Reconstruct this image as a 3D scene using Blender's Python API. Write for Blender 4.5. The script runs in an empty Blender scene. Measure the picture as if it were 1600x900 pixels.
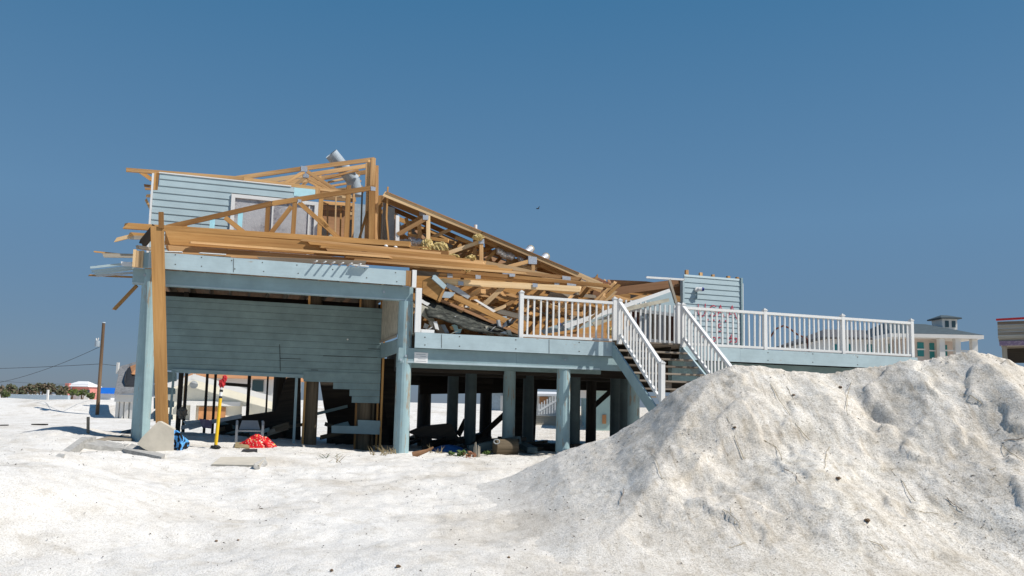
import bpy, bmesh, math, random
import numpy as np
from mathutils import Vector, Matrix

random.seed(7)
SC = bpy.context.scene
COL = SC.collection
V = Vector
# ------------------------------------------------------------------ camera
EYE = 1.17
FPX = 1250.0                       # focal length in pixels of the 1600 px wide photograph
PX0, PY0 = 800.0, 502.0            # principal point
PITCH, ROLL = math.atan(0.104), 0.022
RC = Matrix.Rotation(math.pi/2 + PITCH, 3, 'X') @ Matrix.Rotation(ROLL, 3, 'Z')
CAM = V((0, 0, EYE))
cd = bpy.data.cameras.new("camera")
cd.sensor_width = 36.0
cd.lens = FPX/1600*36
cd.shift_y = (PY0-450)/1600
cd.clip_start = 0.1
cd.clip_end = 6000
cam = bpy.data.objects.new("camera", cd)
cam.matrix_world = Matrix.Translation(CAM) @ RC.to_4x4()
COL.objects.link(cam)
SC.camera = cam

# house frame: u along the front, w into the house, z up
ANG = math.atan(3700/FPX)
UD = V((math.sin(ANG), math.cos(ANG), 0))
WD = V((-math.cos(ANG), math.sin(ANG), 0))
FO = V((1.346, 19.8, 0))
ZV = V((0, 0, 1))

def ray(px, py):
    return RC @ V(((px-PX0)/FPX, -(py-PY0)/FPX, -1.0))
def P(px, py, w=0.0):
    """point of the plane parallel to the house front, w metres behind it"""
    d = ray(px, py)
    t = (w - (CAM-FO).dot(WD)) / d.dot(WD)
    return CAM + d*t
def PY(px, py, Y):
    """point at distance Y straight ahead"""
    d = ray(px, py)
    return CAM + d*(Y/d.y)
def H(u, w, z):
    return FO + UD*u + WD*w + ZV*z
def UZ(px, py, w=0.0):
    p = P(px, py, w); q = p-FO
    return q.dot(UD), p.z

# ------------------------------------------------------------------ light
SUNV = (UD*0.72 - WD*0.50 + ZV*1.0).normalized()
EL = math.asin(SUNV.z)
wd_ = bpy.data.worlds.new("World"); SC.world = wd_
wd_.use_nodes = True
nt = wd_.node_tree
sky = nt.nodes.new('ShaderNodeTexSky'); sky.sky_type = 'NISHITA'
sky.sun_disc = False
sky.sun_elevation = EL
sky.sun_rotation = math.atan2(SUNV.x, SUNV.y)
sky.altitude = 0; sky.air_density = 1.0; sky.dust_density = 0.15; sky.ozone_density = 3.0
bg = nt.nodes['Background']; bg.inputs['Strength'].default_value = 0.085
hs = nt.nodes.new('ShaderNodeHueSaturation')
hs.inputs['Saturation'].default_value = 1.0
nt.links.new(sky.outputs[0], hs.inputs['Color'])
# the deep even blue of this sky: the sky texture with a coastal haze band by elevation
tc = nt.nodes.new('ShaderNodeTexCoord'); sx = nt.nodes.new('ShaderNodeSeparateXYZ'); nt.links.new(tc.outputs['Generated'], sx.inputs[0])
rp_ = nt.nodes.new('ShaderNodeValToRGB'); el = rp_.color_ramp.elements
while len(el) < 5: el.new(.5)
for e_, (p_, c_) in zip(el, ((0.0, (.098, .158, .250)), (.05, (.104, .183, .300)), (.22, (.103, .224, .378)), (.47, (.044, .168, .328)), (1.0, (.03, .12, .32)))):
    e_.position = p_; e_.color = (*c_, 1)
nt.links.new(sx.outputs['Z'], rp_.inputs[0])
sc_ = nt.nodes.new('ShaderNodeVectorMath'); sc_.operation = 'SCALE'; sc_.inputs['Scale'].default_value = 10.2
nt.links.new(rp_.outputs[0], sc_.inputs[0])
mx_ = nt.nodes.new('ShaderNodeMix'); mx_.data_type = 'RGBA'; mx_.inputs[0].default_value = .86
nt.links.new(hs.outputs[0], mx_.inputs[6]); nt.links.new(sc_.outputs[0], mx_.inputs[7])
nt.links.new(mx_.outputs[2], bg.inputs['Color'])
sl = bpy.data.lights.new("sun", 'SUN'); sl.energy = 4.2; sl.angle = math.radians(0.53); sl.color = (1, .955, .89)
so = bpy.data.objects.new("sun", sl); COL.objects.link(so)
so.rotation_euler = SUNV.to_track_quat('Z', 'Y').to_euler()
so.location = (10, -10, 30)
vs = SC.view_settings
vs.view_transform = 'Standard'; vs.look = 'None'; vs.exposure = 0.28; vs.gamma = 1.0; vs.use_curve_mapping = False
SC.cycles.max_bounces = 8

# ------------------------------------------------------------------ noise
def _hash(ix, iy, s):
    n = (ix.astype(np.int64)*374761393 + iy.astype(np.int64)*668265263 + s*1442695041) & 0x7fffffff
    n = ((n ^ (n >> 13))*1274126177) & 0x7fffffff
    return ((n ^ (n >> 16)) & 0xffff)/65535.0*2*np.pi
def perlin(x, y, s=0):
    x = np.asarray(x, float); y = np.asarray(y, float)
    x0 = np.floor(x); y0 = np.floor(y); fx = x-x0; fy = y-y0
    def g(ox, oy):
        a = _hash(x0+ox, y0+oy, s)
        return np.cos(a)*(fx-ox)+np.sin(a)*(fy-oy)
    u = fx**3*(fx*(fx*6-15)+10); v = fy**3*(fy*(fy*6-15)+10)
    return 1.4*((g(0, 0)*(1-u)+g(1, 0)*u)*(1-v)+(g(0, 1)*(1-u)+g(1, 1)*u)*v)
def fbm(x, y, o=4, s=0, gain=.5):
    r = 0; a = 1; f = 1
    for i in range(o):
        r = r+a*perlin(x*f, y*f, s+i*17); a *= gain; f *= 2.03
    return r
def sstep(a, b, x):
    t = np.clip((x-a)/(b-a), 0, 1); return t*t*(3-2*t)

# ------------------------------------------------------------------ objects
ORG = {}
def tag(o, label=None, cat=None, group=None, kind=None):
    if label: o['label'] = label
    if cat: o['category'] = cat
    if group: o['group'] = group
    if kind or cat: o['kind'] = kind or 'thing'
    return o
def thing(name, loc, label, cat, group=None):
    o = bpy.data.objects.new(name, None); COL.objects.link(o)
    o.empty_display_size = .2
    o.location = loc; ORG[o.name] = V(loc)
    return tag(o, label, cat, group)
def link_mesh(name, me, mats, parent=None, org=None):
    o = bpy.data.objects.new(name, me); COL.objects.link(o)
    for m in (mats if isinstance(mats, (list, tuple)) else [mats]): me.materials.append(m)
    if parent is not None:
        o.parent = parent; ORG[o.name] = ORG[parent.name]
    else:
        o.location = org; ORG[o.name] = V(org)
    return o
class MB:
    def __init__(s): s.v = []; s.f = []; s.uv = []; s.sm = []; s.mi = []
    def face(s, pts, uvs=None, sm=False, mi=0):
        i = len(s.v); s.v += [V(p) for p in pts]; s.f.append(list(range(i, i+len(pts))))
        s.uv += uvs or [(0, 0)]*len(pts); s.sm.append(sm); s.mi.append(mi)
    def hexa(s, a, b, mi=0, ax=None):
        """a, b: two matching quads (4 points each)"""
        pts = [V(p) for p in a]+[V(p) for p in b]
        c = sum(pts, V())/8
        d = ax or max(((pts[4]-pts[0]), (pts[1]-pts[0]), (pts[3]-pts[0])), key=lambda q: q.length)
        d = d.normalized()
        ro, rv = random.uniform(0, 900), random.uniform(0, 900)
        e1 = (pts[1]-pts[0]); e2 = (pts[3]-pts[0]); e3 = pts[4]-pts[0]
        q = min((e1, e2, e3), key=lambda k: abs(k.normalized().dot(d)) if k.length > 0 else 9)
        q = (q-d*q.dot(d)).normalized(); r = d.cross(q)
        for idx in ((0, 1, 2, 3), (4, 5, 6, 7), (0, 1, 5, 4), (1, 2, 6, 5), (2, 3, 7, 6), (3, 0, 4, 7)):
            fp = [pts[k] for k in idx]
            n = (fp[1]-fp[0]).cross(fp[2]-fp[0])
            fc = sum(fp, V())/4
            if n.dot(fc-c) < 0: fp.reverse()
            s.face(fp, [((k-c).dot(d)+ro, (k-c).dot(q)+(k-c).dot(r)+rv) for k in fp], mi=mi)
    def box(s, c, dx, dy, dz, mi=0):
        """dx dy dz: full extent vectors"""
        c = V(c); dx, dy, dz = V(dx)/2, V(dy)/2, V(dz)/2
        a = [c-dx-dy-dz, c-dx+dy-dz, c-dx+dy+dz, c-dx-dy+dz]
        s.hexa(a, [p+2*dx for p in a], mi)
        return s
    def hbox(s, u0, u1, w0, w1, z0, z1, mi=0):
        return s.box(H((u0+u1)/2, (w0+w1)/2, (z0+z1)/2), UD*(u1-u0), WD*(w1-w0), ZV*(z1-z0), mi)
    def beam(s, a, b, t, h, side=None, cut=0.0, mi=0):
        """bar from a to b, t thick along side, h high"""
        a = V(a); b = V(b); d = (b-a).normalized()
        sd = V(side) if side else WD
        sd = (sd-d*sd.dot(d))
        if sd.length < .05: sd = UD-d*UD.dot(d)
        sd = sd.normalized()*t/2
        up = d.cross(sd).normalized()*h/2
        j = lambda: d*random.uniform(-cut, cut)
        qa = [a-sd-up+j(), a+sd-up+j(), a+sd+up+j(), a-sd+up+j()]
        qb = [b-sd-up+j(), b+sd-up+j(), b+sd+up+j(), b-sd+up+j()]
        s.hexa(qa, qb, mi, ax=d)
        return s
    def prism(s, pts, vec, mi=0, uvs=1.0):
        pts = [V(p) for p in pts]; vec = V(vec); q = [p+vec for p in pts]
        n = V()
        for i in range(len(pts)): n += (pts[i]-pts[0]).cross(pts[(i+1) % len(pts)]-pts[0])
        n.normalize()
        e = (pts[1]-pts[0]).normalized(); f = n.cross(e)
        c = pts[0]; ro = random.uniform(0, 900)
        uvf = lambda p: ((p-c).dot(e)*uvs+ro, (p-c).dot(f)*uvs+ro)
        if n.dot(vec) > 0:
            s.face(pts[::-1], [uvf(p) for p in pts[::-1]], mi=mi); s.face(q, [uvf(p) for p in q], mi=mi)
        else:
            s.face(pts, [uvf(p) for p in pts], mi=mi); s.face(q[::-1], [uvf(p) for p in q[::-1]], mi=mi)
        k = len(pts)
        for i in range(k):
            j = (i+1) % k
            fp = [pts[i], pts[j], q[j], q[i]]
            if n.dot(vec) < 0: fp.reverse()
            L = (pts[j]-pts[i]).length; T = vec.length
            s.face(fp, [(ro, ro), (ro+L, ro), (ro+L, ro+T), (ro, ro+T)], mi=mi)
        return s
    def tube(s, pts, r, n=10, caps=True, mi=0, sm=True):
        pts = [V(p) for p in pts]; m = len(pts)
        rr = r if isinstance(r, (list, tuple)) else [r]*m
        t0 = (pts[1]-pts[0]).normalized()
        x = t0.orthogonal().normalized()
        rings = []; L = 0; ro = random.uniform(0, 900)
        for i in range(m):
            t = (pts[min(i+1, m-1)]-pts[max(i-1, 0)]).normalized()
            x = (x-t*x.dot(t)).normalized(); y = t.cross(x)
            if i: L += (pts[i]-pts[i-1]).length
            rings.append(([pts[i]+(x*math.cos(a)+y*math.sin(a))*rr[i] for a in [2*math.pi*k/n for k in range(n)]], L))
        for i in range(m-1):
            A, la = rings[i]; B, lb = rings[i+1]
            for k in range(n):
                k2 = (k+1) % n
                c0 = 2*math.pi*rr[i]/n
                s.face([A[k], A[k2], B[k2], B[k]], [(la+ro, k*c0), (la+ro, (k+1)*c0), (lb+ro, (k+1)*c0), (lb+ro, k*c0)], sm=sm, mi=mi)
        if caps:
            s.face(rings[0][0][::-1], [(ro, ro)]*n, mi=mi); s.face(rings[-1][0], [(ro, ro)]*n, mi=mi)
        return s
    def blob(s, c, rx, ry, rz, n=10, rough=.2, seed=0, mi=0):
        """lumpy closed ball"""
        rnd = random.Random(seed)
        bm = bmesh.new(); bmesh.ops.create_icosphere(bm, subdivisions=3, radius=1)
        k = rnd.uniform(0, 100)
        for q in bm.verts:
            p = q.co
            d = 1+rough*float(perlin(p.x*2.3+k+p.z, p.y*2.3-k+p.z*1.7))+rough*.6*float(perlin(p.x*6+k+p.z*3, p.y*6-k-p.z*4))
            q.co = V((p.x*rx*d, p.y*ry*d, p.z*rz*d))+V(c)
        for f in bm.faces: s.face([q.co.copy() for q in f.verts], [(q.co.x, q.co.y+q.co.z) for q in f.verts], sm=True, mi=mi)
        bm.free(); return s
    def build(s, name, mat, parent=None, label=None, cat=None, group=None, kind=None, weld=False, org=None):
        if parent is not None: org = ORG[parent.name]
        elif org is None:
            xs = [p.x for p in s.v]; ys = [p.y for p in s.v]
            org = V(((min(xs)+max(xs))/2, (min(ys)+max(ys))/2, min(p.z for p in s.v)))
        me = bpy.data.meshes.new(name)
        me.from_pydata([tuple(p-org) for p in s.v], [], s.f)
        l = me.uv_layers.new(name='UVMap')
        l.data.foreach_set('uv', [c for q in s.uv for c in q])
        me.polygons.foreach_set('use_smooth', s.sm)
        me.polygons.foreach_set('material_index', s.mi)
        if weld:
            bm = bmesh.new(); bm.from_mesh(me); bmesh.ops.remove_doubles(bm, verts=bm.verts, dist=.0005); bm.to_mesh(me); bm.free()
        me.update()
        o = link_mesh(name, me, mat, parent, org)
        return tag(o, label, cat, group, kind)
def dup(root, delta=V((0, 0, 0)), label=None, rotz=0.0):
    c = root.copy(); COL.objects.link(c); c.location = V(root.location)+V(delta)
    ORG[c.name] = V(c.location)
    c.rotation_euler.z += rotz
    if label: c['label'] = label
    for ch in list(root.children):
        k = ch.copy(); COL.objects.link(k); k.parent = c; ORG[k.name] = ORG[c.name]
        for g in list(ch.children):
            e = g.copy(); COL.objects.link(e); e.parent = k; ORG[e.name] = ORG[c.name]
    return c

# ------------------------------------------------------------------ materials
class NT:
    def __init__(s, name, rough=.8, spec=.3):
        s.m = bpy.data.materials.new(name); s.m.use_nodes = True
        s.t = s.m.node_tree; s.b = s.t.nodes['Principled BSDF']
        s.b.inputs['Roughness'].default_value = rough
        s.b.inputs['Specular IOR Level'].default_value = spec
    def n(s, t, **k):
        x = s.t.nodes.new(t)
        for a, b in k.items(): setattr(x, a, b)
        return x
    def l(s, a, b): s.t.links.new(a, b)
    def coord(s, kind, scale=(1, 1, 1), rot=(0, 0, 0)):
        if kind == 'pos': c = s.n('ShaderNodeNewGeometry').outputs['Position']
        elif kind == 'uv': c = s.n('ShaderNodeUVMap').outputs[0]
        else: c = s.n('ShaderNodeTexCoord').outputs['Object']
        mp = s.n('ShaderNodeMapping'); mp.inputs['Scale'].default_value = scale; mp.inputs['Rotation'].default_value = rot
        s.l(c, mp.inputs[0]); return mp.outputs[0]
    def noise(s, co, scale=1, detail=4, rough=.55, dist=0):
        x = s.n('ShaderNodeTexNoise'); x.inputs['Scale'].default_value = scale; x.inputs['Detail'].default_value = detail
        x.inputs['Roughness'].default_value = rough; x.inputs['Distortion'].default_value = dist
        s.l(co, x.inputs['Vector']); return x.outputs['Fac']
    def ramp(s, fac, stops):
        r = s.n('ShaderNodeValToRGB'); e = r.color_ramp.elements
        while len(e) < len(stops): e.new(.5)
        for k, (p, c) in enumerate(stops):
            e[k].position = p; c = c if isinstance(c, (tuple, list)) else (c, c, c)
            e[k].color = (c[0], c[1], c[2], 1)
        s.l(fac, r.inputs[0]); return r.outputs[0]
    def mix(s, fac, a, b, mode='MIX'):
        x = s.n('ShaderNodeMix', data_type='RGBA', blend_type=mode)
        for v, i in ((fac, x.inputs[0]), (a, x.inputs[6]), (b, x.inputs[7])):
            if hasattr(v, 'links'): s.l(v, i)
            elif isinstance(v, (int, float)): i.default_value = v if i.type == 'VALUE' else (v, v, v, 1)
            else: i.default_value = (v[0], v[1], v[2], 1)
        return x.outputs[2]
    def col(s, c):
        if hasattr(c, 'links'): s.l(c, s.b.inputs['Base Color'])
        else: s.b.inputs['Base Color'].default_value = (c[0], c[1], c[2], 1)
        return s
    def bump(s, h, st=.3, d=.02):
        x = s.n('ShaderNodeBump'); x.inputs['Strength'].default_value = st; x.inputs['Distance'].default_value = d
        s.l(h, x.inputs['Height'])
        prev = s.b.inputs['Normal'].links
        if prev: s.l(prev[0].from_socket, x.inputs['Normal'])
        s.l(x.outputs[0], s.b.inputs['Normal']); return s

def wood(name, c0, c1, c2, knots=True, rough=.75):
    n = NT(name, rough, .25)
    co = n.coord('uv', (.8, 17, 1))
    g = n.noise(co, 1.0, 6, .65, .6)
    tone = n.noise(n.coord('uv', (.12, .55, 1)), 1.0, 2)
    col = n.ramp(g, [(.25, c0), (.5, c1), (.75, c2)])
    tn = n.ramp(tone, [(.37, (.50, .46, .43)), (.5, (.92, .91, .90)), (.62, (1.22, 1.22, 1.20))])
    col = n.mix(1.0, col, tn, 'MULTIPLY')
    if knots:
        k = n.noise(n.coord('uv', (2.2, 9, 1)), 1.0, 2, .5)
        kf = n.ramp(k, [(.70, 0.0), (.76, .75)])
        col = n.mix(kf, col, (c0[0]*.45, c0[1]*.38, c0[2]*.35))
    n.col(col).bump(g, .35, .006)
    return n.m
def painted(name, c, under=(.33, .27, .2), wear=.62, dirt=.25, rough=.6, grain=22):
    n = NT(name, rough, .35)
    a = n.noise(n.coord('uv', (1.3, grain, 1)), 1.0, 5, .6, .4)
    b = n.noise(n.coord('pos'), 2.3, 6, .65)
    d = n.noise(n.coord('pos', (1, 1, .4)), 5.0, 5, .6)
    lo = [q*(1-dirt) for q in c]
    col = n.mix(n.ramp(b, [(.3, 0.0), (.7, 1.0)]), lo, c)
    col = n.mix(n.ramp(a, [(.2, .35), (.55, 0.0)]), col, [q*.72 for q in c])
    w = n.mix(.5, a, d)
    col = n.mix(n.ramp(w, [(wear, 0.0), (wear+.045, .9)]), col, under)
    n.col(col).bump(a, .3, .005)
    return n.m
def plain(name, c, var=.18, sc=6.0, rough=.7, spec=.3, bump=.15, metal=0.0):
    n = NT(name, rough, spec)
    a = n.noise(n.coord('pos'), sc, 5, .6)
    n.col(n.mix(n.ramp(a, [(.3, 0.0), (.7, 1.0)]), [q*(1-var) for q in c], [min(1, q*(1+var*.5)) for q in c]))
    n.bump(a, bump, .01); n.b.inputs['Metallic'].default_value = metal
    return n.m
def blotch(name, c1, c2, sc, thr=.55, rough=.8, c3=None):
    n = NT(name, rough, .25)
    a = n.noise(n.coord('pos'), sc, 2, .5)
    col = n.mix(n.ramp(a, [(thr-.02, 0.0), (thr+.02, 1.0)]), c1, c2)
    if c3:
        b = n.noise(n.coord('pos', (1, 1, 1.2)), sc*1.7, 2, .5)
        col = n.mix(n.ramp(b, [(.62, 0.0), (.65, 1.0)]), col, c3)
    n.col(col); return n.m

M = {}
M['pine'] = wood('new_pine', (.42, .225, .085), (.62, .375, .17), (.74, .495, .255))
M['pine2'] = wood('orange_pine', (.34, .17, .055), (.47, .255, .09), (.55, .32, .125))
M['pinelight'] = wood('pale_pine', (.52, .34, .17), (.64, .45, .25), (.70, .53, .33))
M['oldwood'] = wood('weathered_wood', (.20, .175, .14), (.33, .295, .24), (.42, .385, .32))
M['darkshadewood'] = wood('dark_and_shaded_wood', (.025, .022, .019), (.045, .038, .031), (.07, .058, .046))  # own tone of dark boards, and interior shade put into the colour
M['postwood'] = wood('creosote_post', (.07, .055, .035), (.13, .10, .065), (.19, .15, .10))
M['ply'] = wood('plywood', (.36, .20, .10), (.46, .26, .14), (.52, .31, .17), knots=False)
M['tread'] = wood('grey_tread', (.17, .14, .11), (.27, .225, .18), (.34, .30, .25))
M['blue'] = painted('pale_blue_paint', (.44, .555, .59), wear=.615, dirt=.2)
M['bluepost'] = painted('blue_post_paint', (.33, .47, .495), under=(.30, .24, .17), wear=.55, dirt=.22, grain=14)
M['bluebeam'] = painted('blue_paint_in_shade', (.29, .41, .435), wear=.615, dirt=.2)  # blue paint of the beams, darkened with their shade in the colour
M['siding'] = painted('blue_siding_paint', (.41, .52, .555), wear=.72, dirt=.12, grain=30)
M['garage'] = painted('siding_paint_in_shade', (.25, .36, .37), under=(.16, .15, .13), wear=.665, dirt=.3, grain=26)  # blue siding paint with the garage wall's shade put into the colour
M['white'] = painted('white_paint', (.80, .80, .78), under=(.45, .40, .33), wear=.70, dirt=.10, rough=.5)
M['cream'] = plain('cream_panel', (.50, .47, .38), .3, 5)
M['cyan'] = plain('cyan_wrap', (.50, .80, .86), .08, 8)
M['tape'] = painted('cyan_painted_stud', (.40, .74, .84), under=(.5, .4, .25), wear=.62, dirt=.12)
M['metal'] = plain('galvanised_metal', (.36, .42, .47), .25, 7, .6, .3, .1, 0)
M['plate'] = plain('connector_plate', (.42, .46, .52), .25, 40, .45, .5, .2, .3)
M['pipewhite'] = plain('white_pipe', (.78, .78, .76), .08, 8, .4)
M['foil'] = plain('silver_duct_foil', (.72, .73, .74), .25, 30, .3, .5, .6, .5)
M['grey'] = plain('grey_board', (.42, .45, .47), .2, 7)
M['bluegrey'] = plain('blue_grey_board', (.40, .48, .54), .2, 7)
M['dark'] = plain('felt_and_gap_shade', (.035, .035, .036), .4, 9)  # black felt; also the painted shade in gaps and grooves
M['red'] = plain('red_paint', (.50, .03, .035), .15, 12)
M['spray'] = plain('red_spray_paint', (.60, .045, .09), .2, 15, .6, .2, 0)
M['darkspray'] = plain('dark_red_spray', (.30, .035, .03), .2, 15, .6, .2, 0)
M['yellow'] = plain('yellow_paint', (.80, .50, .02), .06, 12, .4)
M['blacktip'] = plain('black_plastic', (.03, .03, .03), .2, 9, .5)
M['concrete'] = plain('concrete', (.42, .41, .385), .35, 14, .9, .2, .6)
M['beigeblock'] = plain('beige_concrete', (.58, .53, .44), .14, 5, .9, .2, .3)
M['chair'] = plain('grey_plastic', (.42, .43, .44), .12, 8, .45)
M['bluetarp'] = plain('blue_tarp', (.02, .10, .30), .3, 6, .5)
M['bulb'] = plain('blue_glass', (.01, .02, .20), .1, 9, .15, .6)
M['wire'] = plain('black_wire', (.03, .03, .03), .1, 9)
M['pole'] = wood('utility_pole_wood', (.13, .085, .05), (.2, .13, .08), (.26, .18, .11))
M['redcloth'] = blotch('red_patterned_cloth', (.55, .012, .018), (.60, .42, .12), 16, .64, .85, (.65, .60, .50))
M['bag'] = blotch('black_blue_floral_cloth', (.010, .010, .013), (.12, .40, .80), 11, .53, .8)
M['cushion'] = blotch('purple_cushion', (.22, .16, .24), (.30, .24, .30), 12, .55)
M['straw'] = plain('dry_straw', (.36, .28, .15), .3, 9)
M['root'] = plain('brown_root', (.20, .13, .075), .35, 9)
M['litter'] = plain('dark_litter', (.085, .07, .05), .5, 14)
M['green'] = plain('beach_plant_green', (.07, .12, .025), .4, 9)
M['reddry'] = plain('dry_red_brown_leaf', (.30, .13, .065), .4, 9)
M['gap'] = plain('dark_room', (.02, .018, .017), .3, 4)
M['pilingshade'] = painted('shaded_blue_post', (.10, .145, .15), under=(.08, .07, .06), wear=.6, dirt=.3, grain=14)  # blue post paint darkened with the shade under the deck
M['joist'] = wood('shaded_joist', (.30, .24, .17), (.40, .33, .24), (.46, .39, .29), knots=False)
M['shingle'] = blotch('brown_shingle', (.20, .075, .04), (.30, .14, .08), 12, .5, .9)

def insul():
    n = NT('yellow_insulation', .95, .1)
    a = n.noise(n.coord('pos'), 14, 6, .7)
    n.col(n.ramp(a, [(.3, (.42, .30, .10)), (.5, (.64, .50, .22)), (.7, (.74, .64, .38))])).bump(a, 1.0, .05)
    return n.m
M['insul'] = insul()
def felt():
    n = NT('black_shingle_sheet', .9, .2)
    a = n.noise(n.coord('pos', (1, 1, 3)), 5, 6, .7)
    n.col(n.ramp(a, [(.35, (.012, .013, .012)), (.55, (.055, .06, .052)), (.72, (.17, .165, .14))])).bump(a, .8, .03)
    return n.m
M['felt'] = felt()
def pane():
    n = NT('blotchy_window_plastic', .22, .5)
    a = n.noise(n.coord('pos'), 9, 9, .75, 1.5)
    b = n.noise(n.coord('pos'), 1.6, 3, .5)
    c = n.ramp(a, [(.38, (.06, .055, .07)), (.49, (.20, .19, .22)), (.57, (.38, .36, .36)), (.66, (.6, .56, .5))])  # dark purple grey to pale blotches spread over the pane by noise
    n.col(n.mix(n.ramp(b, [(.40, .1), (.60, .8)]), c, (.55, .55, .56))).bump(a, .35, .03)
    return n.m
M['pane'] = pane()
M['glass'] = NT('dark_glass', .08, .6).col((.05, .09, .10)).m
M['tealglass'] = NT('teal_glass', .12, .6).col((.035, .22, .22)).m

def sandmat(name):
    n = NT(name, .95, .1)
    co = n.coord('pos')
    big = n.noise(co, .55, 5, .6, .3)
    mid = n.noise(co, 2.6, 7, .68, .4)
    fine = n.noise(co, 15, 7, .75)
    speck = n.noise(n.coord('pos', (1, 1, .7)), 46, 3, .6)
    grain = n.noise(co, 150, 3, .7)
    streak = n.noise(n.coord('pos', (11, 1.5, 0), (0, 0, .42)), 1.0, 6, .7)
    # how much of the dug up, dirty sand lies here (more towards the heap on the right)
    sp_ = n.n('ShaderNodeSeparateXYZ'); n.l(co, sp_.inputs[0])
    ad = n.n('ShaderNodeMath', operation='MULTIPLY_ADD'); n.l(mid, ad.inputs[0]); ad.inputs[1].default_value = 3.0; n.l(sp_.outputs['X'], ad.inputs[2])
    mr = n.n('ShaderNodeMapRange'); mr.inputs[1].default_value = .2; mr.inputs[2].default_value = 3.6; n.l(ad.outputs[0], mr.inputs[0])
    dirty = mr.outputs[0]
    def tri(stops): return n.ramp(stops[0], stops[1])
    c = n.mix(dirty, n.ramp(big, [(.31, (.60, .56, .50)), (.46, (.745, .72, .68)), (.6, (.785, .765, .73))]),
                     n.ramp(big, [(.34, (.66, .615, .545)), (.50, (.745, .705, .64)), (.62, (.79, .76, .70))]))
    c2 = n.mix(dirty, n.ramp(mid, [(.32, (.80, .775, .735)), (.46, (.97, .965, .955)), (.62, (1.03, 1.03, 1.03))]),
                      n.ramp(mid, [(.34, (.80, .77, .72)), (.46, (.96, .95, .93)), (.60, (1.04, 1.04, 1.04))]))
    ft = n.mix(dirty, n.ramp(fine, [(.30, (.80, .775, .74)), (.45, (.98, .975, .965)), (.7, (1.03, 1.03, 1.03))]),
                      n.ramp(fine, [(.34, (.68, .64, .585)), (.455, (.96, .95, .94)), (.7, (1.05, 1.05, 1.05))]))
    st = n.mix(dirty, 1.0, n.ramp(streak, [(.30, (.66, .61, .54)), (.45, (.97, .96, .94)), (.62, (1.06, 1.06, 1.06))]))
    sp = n.mix(dirty, n.ramp(speck, [(.60, 0.0), (.69, .55)]), n.ramp(speck, [(.53, 0.0), (.64, .66)]))
    lump_shade = n.noise(n.coord('pos', (1, 1, .8)), 75, 2, .6)
    c = n.mix(1, n.mix(1, n.mix(1, c, c2, 'MULTIPLY'), ft, 'MULTIPLY'), st, 'MULTIPLY')
    c = n.mix(sp, c, (.36, .32, .265))  # dirt specks, with the shade of small lumps put into the colour
    c = n.mix(1, c, n.ramp(lump_shade, [(.36, (.80, .785, .76)), (.5, (1, 1, 1)), (.64, (1.06, 1.06, 1.06))]), 'MULTIPLY')  # fine shading of sand lumps painted as speckle
    n.col(c)
    n.bump(speck, .7, .014)
    n.bump(mid, .2, .05); n.bump(fine, .6, .02); n.bump(grain, .6, .006)
    return n.m
M['sand'] = sandmat('white_sand'); M['moundsand'] = M['sand']

# ------------------------------------------------------------------ ground
def hump(x, y, cx, cy, rx, ry, h, a=0.0):
    c, s_ = math.cos(a), math.sin(a)
    dx = (x-cx)*c+(y-cy)*s_; dy = -(x-cx)*s_+(y-cy)*c
    return h*np.exp(-(dx/rx)**2-(dy/ry)**2)
HUMPS = []
def ph(px, py, Y, rx, ry, top, a=0.0):
    """a hump whose summit stands at this place; top is its height"""
    p = PY(px, py, Y); HUMPS.append((p.x, Y, rx, ry, top, a))
ph(-10, 735, 11.5, 2.0, 1.5, .58, -.5)
ph(95, 680, 17.5, 1.2, 1.0, .22)
ph(30, 700, 15.5, 1.5, .8, .20)
ph(190, 725, 13.5, 1.2, .8, .17)
ph(-40, 800, 8.8, 1.4, 1.6, .66, -.4)
ph(500, 735, 14.2, 2.0, .6, .07)
ph(350, 715, 15.6, 1.6, .7, .10)
ph(700, 715, 17.0, 2.4, .7, .05)
def gz(x, y, fine=True):
    x = np.asarray(x, float); y = np.asarray(y, float)
    z = -.44+.44*sstep(5, 18.3, y)
    z = z+.27*np.exp(-((x+8.6)/3.2)**2)*sstep(11, 16, y)*(1-sstep(20, 26, y))
    z = z-.10*sstep(18.5, 21, y)*sstep(-7, -4, x)*(1-sstep(30, 36, y))
    near = 1-sstep(25, 60, y)
    z = z+.07*fbm(x*.35, y*.45, 3, 3)*near
    for h in HUMPS: z = z+hump(x, y, *h)
    bank = (.78+.22*fbm(x*.16, y*.05, 3, 41))*sstep(43, 47.5, y+1.2*perlin(x*.1, y*0, 8))
    z = z+bank*(1-.55*sstep(55, 80, y))
    if fine:
        z = z+.022*fbm(x*1.4, y*1.4, 4, 11)*near+.010*fbm(x*7, y*7, 3, 23)*near
        z = z-.016*sstep(.30, .52, perlin(x*2.3, y*2.3, 51))*near-.014*sstep(.25, .5, perlin(x*5.1, y*5.1, 52))*near+.012*np.maximum(0, fbm(x*13, y*12, 2, 53))*near
        tr = np.exp(-((y-9.6-.22*x-.25*np.sin(x*.5))/.28)**2)
        z = z-.045*tr*near
        for o_, w_ in ((1.55, .2), (3.9, .26), (5.3, .22)):
            q_ = y-9.6-o_-.22*x-.25*np.sin(x*.5+o_*.2)
            z = z+(-.04*np.exp(-(q_/w_)**2)+.022*np.exp(-((np.abs(q_)-w_*1.7)/(w_*.7))**2))*near*sstep(-9, -6, x)*(1-sstep(-.5, 1, x))
    return z
def g1(x, y): return float(gz(x, y, False))
def gstretch(lo, hi, step, far, grow):
    a = list(np.arange(lo, hi, step)); s_ = step
    while a[-1] < far: s_ *= grow; a.append(a[-1]+s_)
    return a
xr = gstretch(0, 9.5, .062, 2500, 1.10)
xs = np.array([-q for q in xr[:0:-1]]+xr)
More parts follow.
